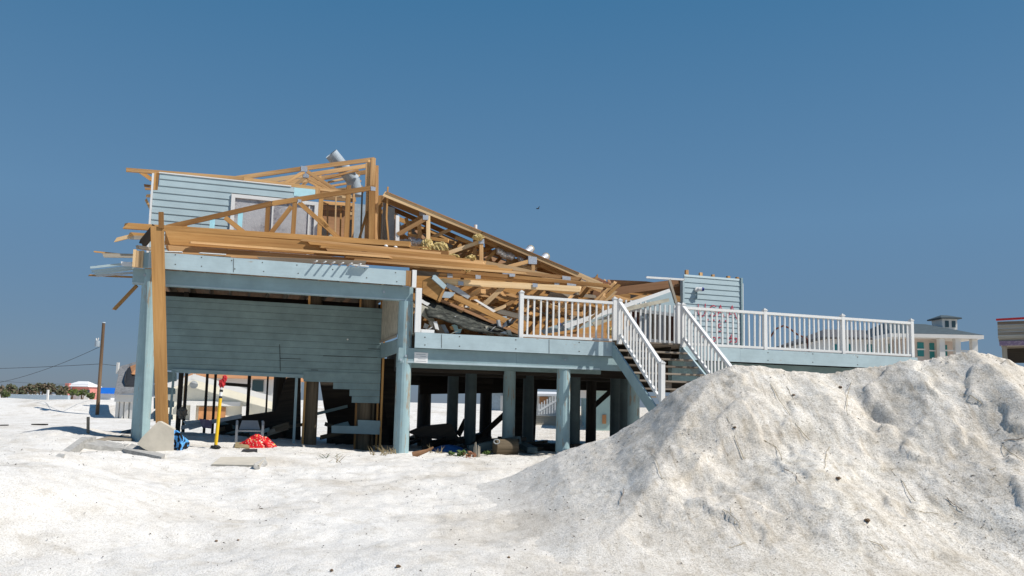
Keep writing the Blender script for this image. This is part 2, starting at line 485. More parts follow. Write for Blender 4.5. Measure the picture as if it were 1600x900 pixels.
ys = np.array(gstretch(5.2, 20.5, .062, 3500, 1.065))
ys = np.concatenate([[-60, -25, -8, 0, 2.5, 4], ys])
def grid_mesh(name, X, Yv, Z, mat, keep=None, org=(0, 0, 0), label=None, kind='structure', parent=None):
    ny, nx = X.shape
    co = np.stack([X-org[0], Yv-org[1], Z-org[2]], -1).reshape(-1, 3)
    idx = np.arange(nx*ny).reshape(ny, nx)
    q = np.stack([idx[:-1, :-1], idx[:-1, 1:], idx[1:, 1:], idx[1:, :-1]], -1).reshape(-1, 4)
    if keep is not None:
        kq = keep[:-1, :-1] | keep[:-1, 1:] | keep[1:, 1:] | keep[1:, :-1]
        q = q[kq.reshape(-1)]
        used = np.unique(q); re = -np.ones(nx*ny, int); re[used] = np.arange(len(used))
        co = co[used]; q = re[q]
    me = bpy.data.meshes.new(name)
    me.vertices.add(len(co)); me.vertices.foreach_set('co', co.reshape(-1))
    me.loops.add(len(q)*4); me.loops.foreach_set('vertex_index', q.reshape(-1).astype(np.int32))
    me.polygons.add(len(q)); me.polygons.foreach_set('loop_start', np.arange(0, len(q)*4, 4, dtype=np.int32))
    me.polygons.foreach_set('use_smooth', np.ones(len(q), bool))
    me.update(calc_edges=True); me.validate()
    o = link_mesh(name, me, mat, parent, org)
    if kind: o['kind'] = kind
    if label: o['label'] = label
    return o
X, Yg = np.meshgrid(xs, ys)
grid_mesh('sand_ground', X, Yg, gz(X, Yg), M['sand'], label='white beach sand in front of, under and behind the wrecked house')

# the mound: a long crest, a plain left flank, a dug face towards the camera, meeting in a sharp rib
CREST = [(800, 752, 13.1), (872, 706, 13.0), (950, 679, 12.8), (1000, 650, 12.6), (1050, 613, 12.35), (1100, 586, 12.15), (1145, 568, 12.0), (1185, 569, 11.95), (1240, 578, 11.9),
         (1300, 581, 11.9), (1350, 572, 11.8), (1400, 563, 11.6), (1450, 559, 11.5), (1520, 544, 11.3), (1570, 558, 11.3), (1600, 571, 11.3), (1680, 600, 11.4), (1780, 612, 11.4)]
CP = [PY(*q) for q in CREST]
CX_ = np.array([p.x for p in CP]); CY_ = np.array([p.y for p in CP]); CZ_ = np.array([p.z for p in CP])+.03
CX_ = np.concatenate([[CX_[0]-4], CX_]); CY_ = np.concatenate([[CY_[0]], CY_]); CZ_ = np.concatenate([[CZ_[0]-4*.6], CZ_])
iA = 7; xA, yA, zA = CX_[iA], CY_[iA], CZ_[iA]
SCOOPS = [(1165, 725, 9.9, .75, .45, -.16, .3), (1362, 650, 11.0, .09, .30, -.15, .25), (1418, 800, 8.9, .08, .10, -.09, .2), (1255, 690, 10.4, .35, .22, -.09, .4), (1460, 690, 10.0, .6, .35, -.04, .3),
          (1100, 705, 10.1, .16, .5, .10, .5), (1300, 640, 11.2, .25, .45, .09, .2), (1480, 620, 10.7, .3, .5, .03, .3)]
SCP = [(PY(q[0], q[1], q[2]),)+q[3:] for q in SCOOPS]
def mz(x, y, fine=True):
    x = np.asarray(x, float); y = np.asarray(y, float)
    wx = x+.07*fbm(x*.9, y*.9, 3, 61); wy = y+.07*fbm(x*.9+9, y*.9, 3, 62)
    zc = np.interp(wx, CX_, CZ_); yc = np.interp(wx, CX_, CY_)
    left = np.where(wx < xA, zc, zA+.64*(wx-xA))+.20*(wy-yc)
    D = np.maximum(yc-wy, 0)
    drop = np.where(D < 1.9, .64*D, 1.216+.42*(D-1.9))
    front = np.where(wx < xA, zA, zc)-drop
    rib = .18*(perlin(x*1.1+.35*y, y*.25, 66)*sstep(.2, 1.6, D))
    front = front+rib*.45
    z = np.where(wy > yc, zc-.62*(wy-yc), np.minimum(left, front))
    face = sstep(-.02, .12, left-front)*(wy < yc)
    g = gz(x, y, False)
    k = .34+.28*(1-sstep(.5, 3.0, x))
    hh = np.clip(.5+.5*(z-g)/k, 0, 1)
    s_ = g*(1-hh)+z*hh+k*hh*(1-hh)
    m = sstep(.02, .35, s_-g)
    for (p, rx, ry, h, an) in SCP: s_ = s_+m*hump(x, y, p.x, p.y, rx, ry, h, an)
    if fine:
        s_ = s_+m*(.012*fbm(x*2.1, y*1.6, 3, 31)+.008*fbm(x*8, y*7, 3, 37)+.014*np.maximum(0, fbm(x*13, y*12, 2, 39)-.1))
        s_ = s_+m*face*(.03*fbm(x*1.8, y*1.1, 4, 33)+.012*fbm(x*6.5, y*5, 3, 35)+.03*(1-np.abs(perlin(x*2.6+.8*y, y*.9, 71))-.6))
        t = fbm(x*.9+4, y*.9, 3, 77)
        s_ = s_+m*face*.05*sstep(.02, .12, t)-m*face*.02
    return s_, m
mx = np.arange(-2.2, 11.2, .032); my = np.arange(4.6, 19.0, .032)
X, Yg = np.meshgrid(mx, my)
Zm, mm = mz(X, Yg)
gf = gz(X, Yg)
Zm = Zm-.045
grid_mesh('sand_mound', X, Yg, Zm, M['moundsand'], keep=(Zm > gf-.05), label='tall heap of dirty white sand in the right foreground')
def surf(x, y):
    a = np.array([x]); b = np.array([y])
    z, m = mz(a, b); g = gz(a, b)
    return float(max(z[0]-.045, g[0]))
def onground(px, py, y0=6.0, y1=60.0):
    d = ray(px, py); Y = y0
    while Y < y1:
        p = CAM+d*(Y/d.y)
        if p.z <= surf(p.x, p.y): return V((p.x, p.y, surf(p.x, p.y)))
        Y += .04
    return CAM+d*(y1/d.y)
def onground(px, py, y0=6.0, y1=60.0):
    d = ray(px, py)
    Y = np.arange(y0, y1, .03)
    x = CAM.x+d.x/d.y*Y; z = CAM.z+d.z/d.y*Y
    g = gz(x, Y)
    near = Y < 19
    zz, m = mz(x[near], Y[near])
    s_ = g.copy(); s_[near] = np.maximum(g[near], zz-.045)
    hit = np.nonzero(z <= s_)[0]
    i = hit[0] if len(hit) else len(Y)-1
    return V((x[i], Y[i], s_[i]))
def down(p, dz=0.0):
    return V((p.x, p.y, surf(p.x, p.y)+dz))
def bar(mb, a, b, w, t, h, w2=None, cut=.03):
    """a timber between two points (photo coordinates) of the plane w metres behind the house front"""
    return mb.beam(P(a[0], a[1], w), P(b[0], b[1], w if w2 is None else w2), t, h, cut=cut)

# ================================================================== the stilt house
zr0 = (UZ(215, 418, -.15)[1]+UZ(640, 446.5, -.15)[1])/2     # rim bottom
zr1 = (UZ(215, 392, -.15)[1]+UZ(640, 424, -.15)[1])/2       # rim top
zb0 = (UZ(215, 443.5, 0)[1]+UZ(640, 470.5, 0)[1])/2         # beam bottom
uL = UZ(207, 430, -.05)[0]; uM = UZ(646, 455, -.05)[0]
zd1 = (UZ(655, 520.5, -.15)[1]+UZ(955, 534, -.15)[1])/2     # deck fascia top
zd0 = (UZ(655, 543.5, -.15)[1]+UZ(955, 557, -.15)[1])/2
zdb = (UZ(655, 569, 0)[1]+UZ(930, 577, 0)[1])/2
uR = UZ(1430, 566, -.1)[0]
print('levels', zr0, zr1, zb0, zd1, zd0, zdb, 'u', uL, uM, uR)
zfl = zr1-.02
house = thing('stilt_house', H(uL+.3, 0, .2), 'pale blue house on round pilings, its upper storey torn open and its roof down', 'house')
def piling(px, w, z1, r, mat, name, parent, z0=-.9, pxy=600, lean=0.0, n=18):
    u = UZ(px, pxy, w)[0]
    b = H(u, w, z0); t = H(u+lean, w, z1)
    pts = [b.lerp(t, k/8) for k in range(9)]
    mb = MB().tube(pts, [r*(1.06-.09*k/8) for k in range(9)], n)
    return mb.build(name, mat, parent)
piling(226.5, .10, zr0-.005, .172, M['bluepost'], 'piling', house, pxy=570)
piling(628.5, .10, zb0-.005, .172, M['bluepost'], 'piling', house, pxy=640, z0=-.9)
# floor, rim, beam
mb = MB(); mb.hbox(uL, uM-.02, -.10, 7.4, zr1-.05, zr1-.012); mb.build('subfloor', M['ply'], house)
mb = MB(); mb.hbox(uL+.30, uM-.22, -.20, -.155, zr0, zr1); mb.build('rim_board', M['blue'], house)
mb = MB(); mb.hbox(uL, uL+.055, -.20, -.06, zr0+.0, zr1+.02); mb.hbox(uL+.06, uL+.15, -.185, -.06, zr0, zr1); mb.hbox(uL+.155, uL+.2, -.2, -.06, zr0, zr1+.01)
mb.build('joist_end', M['pinelight'], house)
mb = MB(); mb.hbox(uL+.20, uL+.298, -.17, -.10, zr0, zr1-.02); mb.build('rim_end', M['bluebeam'], house)
mb = MB(); mb.hbox(uM-.215, uM-.10, -.19, -.06, zr0+.0, zr1+.01); mb.hbox(uM-.09, uM-.075, -.17, -.06, zr0, zr1); mb.build('joist_end', M['pine'], house)
mb = MB(); mb.hbox(uM-.07, uM+.03, -.21, -.10, zr0-.03, zr1+.03); mb.build('rim_end', M['white'], house)
mb = MB(); mb.hbox(uL, uM, -.02, .16, zb0, zr0-.003); mb.build('support_beam', M['bluebeam'], house)
mb = MB(); mb.hbox(uL, uM, -.026, -.0205, zb0+.001, zb0+.03); mb.build('painted_sun_strip', M['blue'], house)  # paler strip painting the sunlit lower edge of the beam
mb = MB(); mb.hbox(uL+.1, uM, 3.7, 3.9, zb0, zr0-.003); mb.hbox(uL+.1, uM, 7.1, 7.3, zb0-.25, zr0-.003); mb.build('support_beam', M['darkshadewood'], house)
for k in range(12):
    u = uL+.45+k*(uM-uL-.7)/11
    mb = MB(); mb.hbox(u-.02, u+.02, -.15, 7.3, zr0, zr1-.053); mb.build('joist', M['joist'], house)
# bolt heads
mb = MB()
for q in (226, 600):
    c = P(q, 430 if q < 300 else 456, -.03); mb.tube([c, c-WD*.02], .03, 8)
mb.build('bolt', M['metal'], house)
# recessed siding wall
wG = 2.6
def lap(mb, spans, z0, z1, w, course=.17, lip=.016, th=.02, jit=0.0, gap=0.0):
    """lapped boards; spans(z) gives the u ranges left at that height"""
    z = z0
    while z < z1-.02:
        zt = min(z+course, z1)
        for (a, b) in spans((z+zt)/2):
            zt = min(z+course, z1)
            if b-a < .03: continue
            j = random.uniform(-jit, jit)
            zt -= gap; c1 = [H(a, w-lip, z), H(a, w+th, z), H(a, w+th, zt), H(a, w, zt)]
            zt_ = zt
            c2 = [H(b, w-lip, z+j), H(b, w+th, z), H(b, w+th, zt), H(b, w, zt)]
            mb.hexa(c1, c2, ax=UD)
        z += course
uGL = UZ(236, 500, wG)[0]; uGR = UZ(597, 520, wG)[0]
zGt = (UZ(300, 466, wG)[1]+UZ(590, 480, wG)[1])/2; print('wall top', zGt)
zG0 = (UZ(300, 576, wG)[1]+UZ(440, 588, wG)[1])/2
uF0, uF1 = UZ(272, 600, wG)[0], UZ(474, 600, wG)[0]
ragged = [(470, 596), (517, 590), (520, 606), (546, 614), (549, 625), (596, 625)]
def ragz(u):
    pts = [UZ(a, b, wG) for a, b in ragged]
    if u <= pts[0][0]: return pts[0][1]
    for (u0, z0), (u1, z1) in zip(pts, pts[1:]):
        if u0 <= u <= u1: return z0+(z1-z0)*(u-u0)/max(u1-u0, 1e-4)
    return pts[-1][1]
def gspans(z):
    if z > zG0: return [(uGL, uGR)]
    a = None; n = 60
    for k in range(n+1):
        u = uF1+(uGR-uF1)*k/n
        if ragz(u) <= z: a = u; break
    return [(a, uGR)] if a is not None else []
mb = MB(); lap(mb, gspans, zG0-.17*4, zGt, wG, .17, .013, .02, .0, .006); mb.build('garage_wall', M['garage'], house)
mb = MB(); mb.hbox(uGL, uGR, wG+.023, wG+.035, zG0+.02, zGt-.02); mb.build('lap_shade_backing', M['dark'], house)  # dark sheet paints lap shade into the gaps between the boards
# seams and patches on the garage wall
mb = MB()
for (a, b, x, y) in ((438, 470, 560, 571), (437, 438, 538, 580), (575, 594, 545, 546), (505, 590, 556, 557.5), (486, 497, 578, 584)):
    p0 = P(a, x, wG-.0165); p1 = P(b, y, wG-.0165)
    if abs(b-a) < 3: mb.beam(p0, p1, .006, .012, WD)
    else: mb.beam(p0, P(b, x+(b-a)*.03, wG-.0165), .006, .012)
mb.build('seam', M['dark'], house)
mb = MB(); c = P(543, 530.5, wG-.02); mb.tube([c, c-WD*.03], .022, 8); mb.build('white_knob', M['white'], house)
# opening frame
mb = MB(); mb.beam(P(268, 579, wG-.03), P(474, 588, wG-.03), .05, .09); mb.build('opening_header', M['bluebeam'], house)
mb = MB(); mb.beam(P(272, 580, wG-.03), P(262, 694, wG-.03), .05, .10, UD); mb.build('opening_post', M['garage'], house)
mb = MB(); mb.beam(P(463.5, 590, wG-.03), P(458.5, 696, wG-.03), .06, .11, UD); mb.build('opening_post', M['bluebeam'], house)
mb = MB(); mb.hbox(uF1-.02, uGR, wG-.03, wG-.01, UZ(530, 594, wG)[1], UZ(530, 583, wG)[1]+.02); mb.build('siding_board', M['garage'], house)
for (a, b, c, d, e) in ((240, 276, 577, 599, -12), (240, 274, 601, 618, -8), (240, 272, 621, 639, -10), (240, 270, 642, 658, -8)):
    mb = MB(); mb.prism([P(a, c, 2.9), P(b, c+6, 2.9), P(b, d+e*.3, 2.9), P(a, d, 2.9)], WD*.02); mb.build('siding_board', M['garage'], house)
mb = MB(); mb.prism([P(518, 665, wG-.06), P(593, 666.5, wG-.06), P(593, 679, wG-.06), P(518, 676.5, wG-.06)], -WD*.02); mb.build('siding_board', M['bluebeam'], house)
mb = MB(); mb.prism([P(559, 656, wG-.05), P(594, 657.5, wG-.05), P(594, 667, wG-.05), P(559, 666, wG-.05)], -WD*.02); mb.build('siding_board', M['bluebeam'], house)
for (x, w, m, t) in ((557, wG+.05, 'pine2', .045), (590.5, wG+.05, 'pine2', .045), (596.5, wG-.02, 'pine2', .05), (476, wG+.06, 'pine2', .05), (290, 4.6, 'darkshadewood', .06), (322, 5.2, 'darkshadewood', .07), (335, 5.2, 'darkshadewood', .07), (388, 5.2, 'darkshadewood', .09), (417, 5.2, 'darkshadewood', .05), (281, 3.6, 'darkshadewood', .11), (287.5, 4.6, 'pine2', .025), (584, wG+.05, 'postwood', .04)):
    u = UZ(x, 620, w)[0]
    mb = MB(); mb.beam(H(u, w, g1(*H(u, w, 0).xy)-.1), H(u, w, zr0), t, t*1.2, UD); mb.build('stud', M[m], house)
piling(487.5, wG+.25, zr0, .17, M['postwood'], 'piling', house)
piling(571, wG+.25, zr0, .20, M['postwood'], 'piling', house)
piling(437, 5.6, zr0, .17, M['darkshadewood'], 'piling', house)
# knee wall and boards inside the garage, coloured dark with its shade
mb = MB(); mb.prism([P(338, 656, 5.0), P(430, 642, 5.0), P(448, 590, 5.0), P(470, 590, 5.0), P(470, 700, 5.0), P(338, 700, 5.0)], WD*.06); mb.build('inner_wall', M['darkshadewood'], house)
mb = MB(); mb.prism([P(500, 596, 5.2), P(552, 596, 5.2), P(596, 596, 5.2), P(610, 700, 5.2), P(510, 700, 5.2), P(512, 660, 5.2), P(507, 640, 5.2)], WD*.06); mb.build('inner_wall', M['darkshadewood'], house)
mb = MB(); bar(mb, (352, 600), (392, 603), 5.1, .05, .09); bar(mb, (446, 600), (446.5, 690), 5.1, .05, .12); mb.build('stud', M['darkshadewood'], house)
rg = random.Random(11)
for k in range(26):
    x = rg.uniform(345, 470) if k < 18 else rg.uniform(505, 560); y = rg.uniform(664, 690) if k < 18 else rg.uniform(640, 690)
    an = rg.uniform(-.5, .35); L_ = rg.uniform(10, 32); w = rg.uniform(3.3, 4.8)
    mb = MB(); bar(mb, (x-L_*math.cos(an), y-L_*math.sin(an)), (x+L_*math.cos(an), y+L_*math.sin(an)), w, .05, rg.uniform(.06, .16), w+rg.uniform(-.5, .5))
    o = mb.build('scrap_board', M[rg.choice(('darkshadewood', 'postwood', 'oldwood', 'garage'))])
    tag(o, 'broken board in the dark heap of scrap inside the open garage', 'board', 'scrap boards in the garage')
# return wall between recessed wall and front
uS = UZ(621, 500, .32)[0]
def sidequad(px0, py0, py0b, py1, py1b, w0, w1, t, name, mat):
    mb = MB(); u0 = UZ(597.5, 500, w1)[0]
    za, zb = UZ(622, py0, w0)[1], UZ(622, py1, w0)[1]
    mb.prism([H(uS, w0, za), H(uS, w1, UZ(597, py0b, w1)[1]), H(uS, w1, UZ(597, py1b, w1)[1]), H(uS, w0, zb)], UD*t)
    return mb.build(name, mat, house)
sidequad(0, 458, 462, 522, 532, .32, wG-.03, .03, 'side_panel', M['cream'])
sidequad(0, 522, 532, 527, 536, .31, wG-.03, -.03, 'panel_trim', M['oldwood'])
sidequad(0, 531, 537, 551, 560, .30, wG-.03, .05, 'side_beam', M['bluebeam'])

# ------------------------------------------------------------------ upper storey
wU = 2.2
uW0, uW1 = UZ(238, 320, wU)[0], UZ(491, 330, wU)[0]
zW1 = (UZ(245, 270.5, wU)[1]+UZ(470, 293.5, wU)[1])/2
uN0, uN1 = UZ(361, 320, wU)[0], UZ(497, 340, wU)[0]
zN1 = (UZ(362, 303, wU)[1]+UZ(480, 315, wU)[1])/2
def wspans(z):
    if z > zN1: return [(uW0+(.12 if z > zW1-.42 else 0), UZ(460, 300, wU)[0])]
    return [(uW0, uN0+.01)]
mb = MB(); lap(mb, wspans, zfl+.02, zW1, wU, .168, .018, .02, .006); mb.build('upper_wall', M['siding'], house)
mb = MB(); mb.hbox(uW0-.05, uW0-.004, wU-.03, wU+.09, zfl, zW1-.02); mb.build('corner_trim', M['white'], house)
mb = MB(); mb.hbox(uW0+.0, uW0+.045, wU-.02, wU+.09, zW1-.42, zW1); mb.hbox(uW0+.05, uW0+.095, wU-.015, wU+.09, zW1-.42, zW1); mb.build('wall_stud', M['pine2'], house)
mb = MB(); mb.hbox(uW0+.10, UZ(455, 292, wU)[0], wU-.024, wU+.01, zW1+.002, zW1+.03); mb.build('top_trim', M['white'], house)
mb = MB(); mb.hbox(UZ(459, 300, wU)[0]+.005, uW1, wU-.012, wU+.03, UZ(470, 307, wU)[1], UZ(470, 294, wU)[1]); mb.build('wrap_panel', M['cyan'], house)
mb = MB(); mb.hbox(uW1+.01, UZ(500, 300, wU)[0], wU, wU+.06, UZ(495, 309, wU)[1], UZ(495, 294, wU)[1]); mb.build('wall_stud', M['pine'], house)
# window
win = MB()
zN0 = zfl+.05
win.hbox(uN0, uN1, wU-.05, wU+.05, zN1-.09, zN1+.0); win.hbox(uN0, uN0+.09, wU-.05, wU+.05, zN0, zN1-.091); win.hbox(uN1-.10, uN1, wU-.05, wU+.05, zN0, zN1-.091)
win.hbox(uN0, uN1, wU-.05, wU+.05, zN0-.06, zN0-.001)
wo = win.build('window', M['white'], house)
mb = MB(); u = UZ(425.5, 340, wU)[0]; mb.hbox(u-.02, u+.02, wU-.03, wU+.03, zN0, zN1-.092); u = UZ(482.5, 340, wU)[0]; mb.hbox(u-.018, u+.018, wU-.03, wU+.03, zN0, zN1-.092); mb.build('frame', M['white'], wo)
mb = MB(); mb.hbox(uN0+.091, uN1-.101, wU-.004, wU+.006, zN0, zN1-.093); mb.build('pane', M['pane'], wo)
# side wall going back from the left corner of the upper storey (seen edge on) and stubs
for (a, b, c, d, w, t, h) in ((226, 290, 244, 292, 2.6, .09, .05), (228, 295, 244, 296, 2.8, .05, .05), (229, 306, 240, 306, 2.5, .12, .05), (228, 312, 237, 330, 2.6, .05, .06)):
    mb = MB(); bar(mb, (a, b), (c, d), w, t, h); mb.build('wall_stud', M['pine'], house)
# wall top plate with its end standing out over the corner
mb = MB(); bar(mb, (198, 265.5), (380, 279.5), wU+.12, .09, .085); mb.build('top_plate', M['pine'], house)
mb = MB(); bar(mb, (380, 280), (541, 301), wU+.12, .09, .085); mb.build('top_plate', M['pine'], house)
mb = MB(); bar(mb, (219, 268), (239, 282), wU+.3, .05, .09); mb.build('knee_brace', M['pine2'], house)
# studs behind the opening on the right
for (x0, y0, x1, y1, w, t, m) in ((503, 300, 499, 378, 2.5, .10, 'pine'), (525, 306, 523, 378, 2.6, .045, 'pinelight'), (545, 290, 541, 380, 2.0, .13, 'pine2'), (553, 304, 550, 380, 2.2, .06, 'pine'),
                                  (594, 306, 590, 382, 2.0, .12, 'pine2'), (601, 308, 598, 382, 2.3, .09, 'oldwood'), (512, 318, 511, 378, 3.4, .05, 'pine'), (533, 318, 531, 378, 3.6, .05, 'pine2'),
                                  (566, 300, 563, 378, 3.2, .05, 'darkshadewood')):
    mb = MB(); mb.beam(P(x0, y0, w), P(x1, y1+12, w), t*.8, t, UD, .02); mb.build('wall_stud', M[m], house)
for k, (x0, y0, x1, y1, t, h, w) in enumerate(((583, 247, 577, 392, .075, .10, 1.35), (588.5, 260, 588, 392, .05, .10, 1.42), (576, 250, 571, 392, .04, .09, 1.5), (580.5, 292, 580, 392, .09, .13, 1.2))):
    mb = MB(); mb.beam(P(x0, y0, w), P(x1, y1, w), t*1.6, h*1.15, UD, .02); mb.build('corner_post', M['pine' if k != 3 else 'pine2'], house)
mb = MB(); bar(mb, (560, 378), (574, 330), 1.4, .04, .06); mb.build('wall_stud', M['pine2'], house)
mb = MB(); mb.beam(P(606, 292, 1.25), P(604, 340, 1.25), .04, .04, UD); mb.beam(P(604, 340, 1.25), P(608, 386, 1.25), .04, .04, UD); mb.build('splintered_stud', M['pine2'], house)
mb = MB(); mb.prism([P(619, 336, 1.2), P(624, 337, 1.2), P(624, 380, 1.2), P(618, 380, 1.2)], WD*.12); mb.build('casing', M['white'], house)
mb = MB(); mb.prism([P(606.5, 322, 2.0), P(617, 325, 2.0), P(615, 382, 2.0), P(606, 382, 2.0)], WD*.15); mb.build('wall_panel', M['bluegrey'], house)
mb = MB(); mb.prism([P(553, 318, 3.6), P(575, 320, 3.6), P(572, 392, 3.6), P(552, 392, 3.6)], WD*.08); mb.build('door_panel', M['bluegrey'], house)
mb = MB(); mb.prism([P(503, 320, 4.4), P(540, 326, 4.4), P(540, 395, 4.4), P(503, 395, 4.4)], WD*.05); mb.build('inner_wall', M['ply'], house)
mb = MB(); mb.prism([P(503, 356, 4.2), P(512, 352, 4.2), P(520, 360, 4.2), P(519, 392, 4.2), P(502, 392, 4.2)], WD*.06); mb.build('wall_panel', M['cream'], house)
mb = MB(); mb.prism([P(360, 300, 6.6), P(620, 330, 6.6), P(640, 400, 6.6), P(360, 400, 6.6)], WD*.05); mb.build('inner_wall', M['darkshadewood'], house)
for k in range(5):
    mb = MB(); bar(mb, (500, 309+k*7.5), (552, 313+k*7), 3.0+.5*k, .05, .09); mb.build('blocking', M[('pinelight', 'pine', 'ply')[k % 3]], house)
# broken siding strips standing out of the left end
for (a, b, c, d, m, h, w) in ((142, 418, 209, 411, 'blue', .05, 1.0), (144, 424, 209, 416, 'blue', .05, 1.05), (148, 428, 209, 420, 'blue', .05, 1.1), (152, 431, 209, 426, 'grey', .05, 1.15), (139, 430, 209, 433, 'pine', .04, 1.2)):
    mb = MB(); bar(mb, (a, b), (c, d), w, .03, h); mb.build('broken_siding', M[m], house)
mb = MB(); bar(mb, (145, 393), (206, 399), .9, .03, .03); mb.build('broken_lath', M['pine2'], house)
mb = MB(); bar(mb, (161, 399), (208, 400), .8, .05, .09); mb.build('broken_lath', M['oldwood'], house)
mb = MB(); bar(mb, (190, 412), (207, 413), .7, .04, .09); mb.build('trim_stub', M['white'], house)
mb = MB(); bar(mb, (178, 484), (214, 446), .5, .05, .07); mb.build('dangling_brace', M['pine2'], house)
# little slats standing over the rim board
for k in range(6):
    x = 490+k*13.5
    mb = MB(); a = P(x, 409.5+k*.9, -.06); mb.beam(a+WD*.2, a-WD*.30-ZV*.015+UD*.05, .035, .02, UD); mb.build('slat', M['white'], house)
mb = MB(); bar(mb, (550, 414), (577, 416.5), -.26, .10, .02); mb.build('slat', M['white'], house)
mb = MB(); bar(mb, (258, 393.5), (285, 394), -.1, .1, .02); bar(mb, (312, 395.5), (352, 398), -.1, .1, .02); mb.build('flashing', M['white'], house)
mb = MB(); bar(mb, (258, 397), (360, 403), -.06, .1, .04); mb.build('gap_shade_strip', M['dark'], house)  # dark bar painting the shade of the gap over the rim board

# ================================================================== the deck
deck = thing('raised_deck', H(UZ(880, 640)[0], 0, 0), 'pale blue raised deck on pilings beside and behind the white stairs', 'deck')
uD0 = UZ(648, 530, -.15)[0]; uS0 = UZ(958, 540, -.15)[0]; uS1 = UZ(1064, 540, -.15)[0]
piling(880.5, .12, zdb-.003, .172, M['bluepost'], 'piling', deck)
for x, w, r, m in ((796, 2.4, .17, 'bluepost'), (708, 5.5, .17, 'pilingshade'), (736, 4.2, .17, 'pilingshade'), (760, 7.5, .2, 'darkshadewood'), (664, 7.5, .22, 'darkshadewood'), (898, 3.2, .17, 'pilingshade'), (924, 6.0, .17, 'darkshadewood'), (826, 5.0, .17, 'pilingshade'),
                   (962, 4.2, .17, 'pilingshade'), (977, 3.0, .17, 'pilingshade'), (990, 1.7, .17, 'bluepost'), (1180, .3, .17, 'bluepost'), (1300, .3, .17, 'bluepost'), (1420, .3, .17, 'bluepost'), (1240, 4, .17, 'darkshadewood'), (1380, 4, .17, 'darkshadewood')):
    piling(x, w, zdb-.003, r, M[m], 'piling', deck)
mb = MB(); mb.hbox(uD0, uS0+.03, -.19, -.14, zd0, zd1); mb.build('fascia_board', M['blue'], deck)
mb = MB(); mb.hbox(uS1-.05, uR-1.9, -.19, -.14, zd0, zd1); mb.build('fascia_board', M['blue'], deck)
mb = MB(); mb.hbox(uR-6.0, uR, -.192, -.145, zd0, zd1-.004); mb.build('fascia_board', M['blue'], deck)
uB0 = UZ(622, 556, -.02)[0]
mb = MB(); mb.hbox(uB0, UZ(806, 560, -.02)[0], -.06, .12, zdb, zd0-.003); mb.build('support_beam', M['bluebeam'], deck)
mb = MB(); mb.hbox(UZ(806, 560, -.02)[0]+.004, UZ(972, 565, -.02)[0], -.058, .12, zdb, zd0-.003); mb.build('support_beam', M['bluebeam'], deck)
mb = MB(); mb.hbox(uB0+.1, UZ(936, 572, -.02)[0], -.066, -.061, zdb+.001, zdb+.05); mb.build('painted_sun_strip', M['blue'], deck)  # sunlight along the deck beam's bottom, put in as paler paint
mb = MB()
for x, y in ((626, 562), (634, 556), (883, 562)):
    c = P(x, y, -.065); mb.tube([c, c-WD*.02], .028, 8)
mb.build('bolt', M['metal'], deck)
mb = MB(); mb.hbox(uS1, uR, .3, .5, zdb-.2, zd0-.003); mb.build('support_beam', M['garage'], deck)
for w in (2.5, 5.0, 7.3):
    mb = MB(); mb.hbox(uD0+.05 if w < 4 else uD0-.6, uR, w-.1, w+.1, zdb-(.35 if w > 6 else .1), zd0-.003); mb.build('support_beam', M['darkshadewood'], deck)
mb = MB(); mb.hbox(uB0+.2, uS0+.3, 1.2, 1.3, zdb-.05, zd0-.003); mb.build('support_beam', M['garage'], deck)
n = int((uR-uD0)/.6)
for k in range(n+1):
    u = uD0+.1+k*.6
    mb = MB(); mb.hbox(u-.02, u+.02, -.13, 7.4, zd0, zd1-.04); mb.build('joist', M['darkshadewood'], deck)  # joists coloured dark with the shade under the deck
mb = MB()
w = -.16
while w < 7.4:
    mb.hbox(uD0+.003, uR, w, w+.132, zd1-.036, zd1+.002+random.uniform(0, .004)); w += .138
mb.build('decking', M['tread'], deck)
for (a, b, c, d, w) in ((712, 620, 700, 690, 6.0), (716, 680, 728, 656, 5.2), (742, 690, 790, 646, 5.0), (922, 640, 960, 606, 6.5), (700, 592, 770, 596, 6.8)):
    mb = MB(); bar(mb, (a, b), (c, d), w, .06, .16); mb.build('cross_brace', M['darkshadewood'], deck)
mb = MB(); mb.prism([P(656, 585, 7.2), P(1000, 600, 7.2), P(1000, 612, 7.2), P(840, 608, 7.2), P(836, 690, 7.2), P(800, 690, 7.2), P(800, 612, 7.2), P(790, 614, 7.2), P(656, 616, 7.2)], WD*.05); mb.build('back_board', M['darkshadewood'], deck)
mb = MB(); mb.prism([P(597, 585, 5.6), P(640, 585, 5.6), P(640, 700, 5.6), P(600, 700, 5.6)], WD*.08); mb.build('back_board', M['darkshadewood'], deck)
mb = MB()
for x, y0, y1 in ((690, 522.5, 543.5), (858, 530.5, 552)): mb.beam(P(x, y0, -.192), P(x, y1, -.192), .006, .012, UD)
for x, y in ((664, 527), (664, 539), (718, 526), (718, 541), (806, 531), (806, 545), (905, 535), (905, 549), (1200, 551), (1200, 563), (1270, 553), (1270, 566), (1340, 558), (1340, 570)):
    mb.beam(P(x-.8, y, -.192), P(x+.8, y, -.192), .006, .022)
mb.build('seam', M['litter'], deck)
mb = MB()
for x, y0, y1 in ((365, 404, 425),): mb.beam(P(x, y0, -.202), P(x, y1, -.202), .006, .012, UD)
for x, y in ((274, 398), (274, 413), (315, 402), (315, 416), (362, 407), (367, 420), (410, 410), (412, 424), (464, 414), (466, 427), (520, 421), (570, 420), (573, 434), (618, 426), (620, 440)):
    mb.beam(P(x-.8, y, -.202), P(x+.8, y+.1, -.202), .006, .02)
mb.build('seam', M['litter'], house)
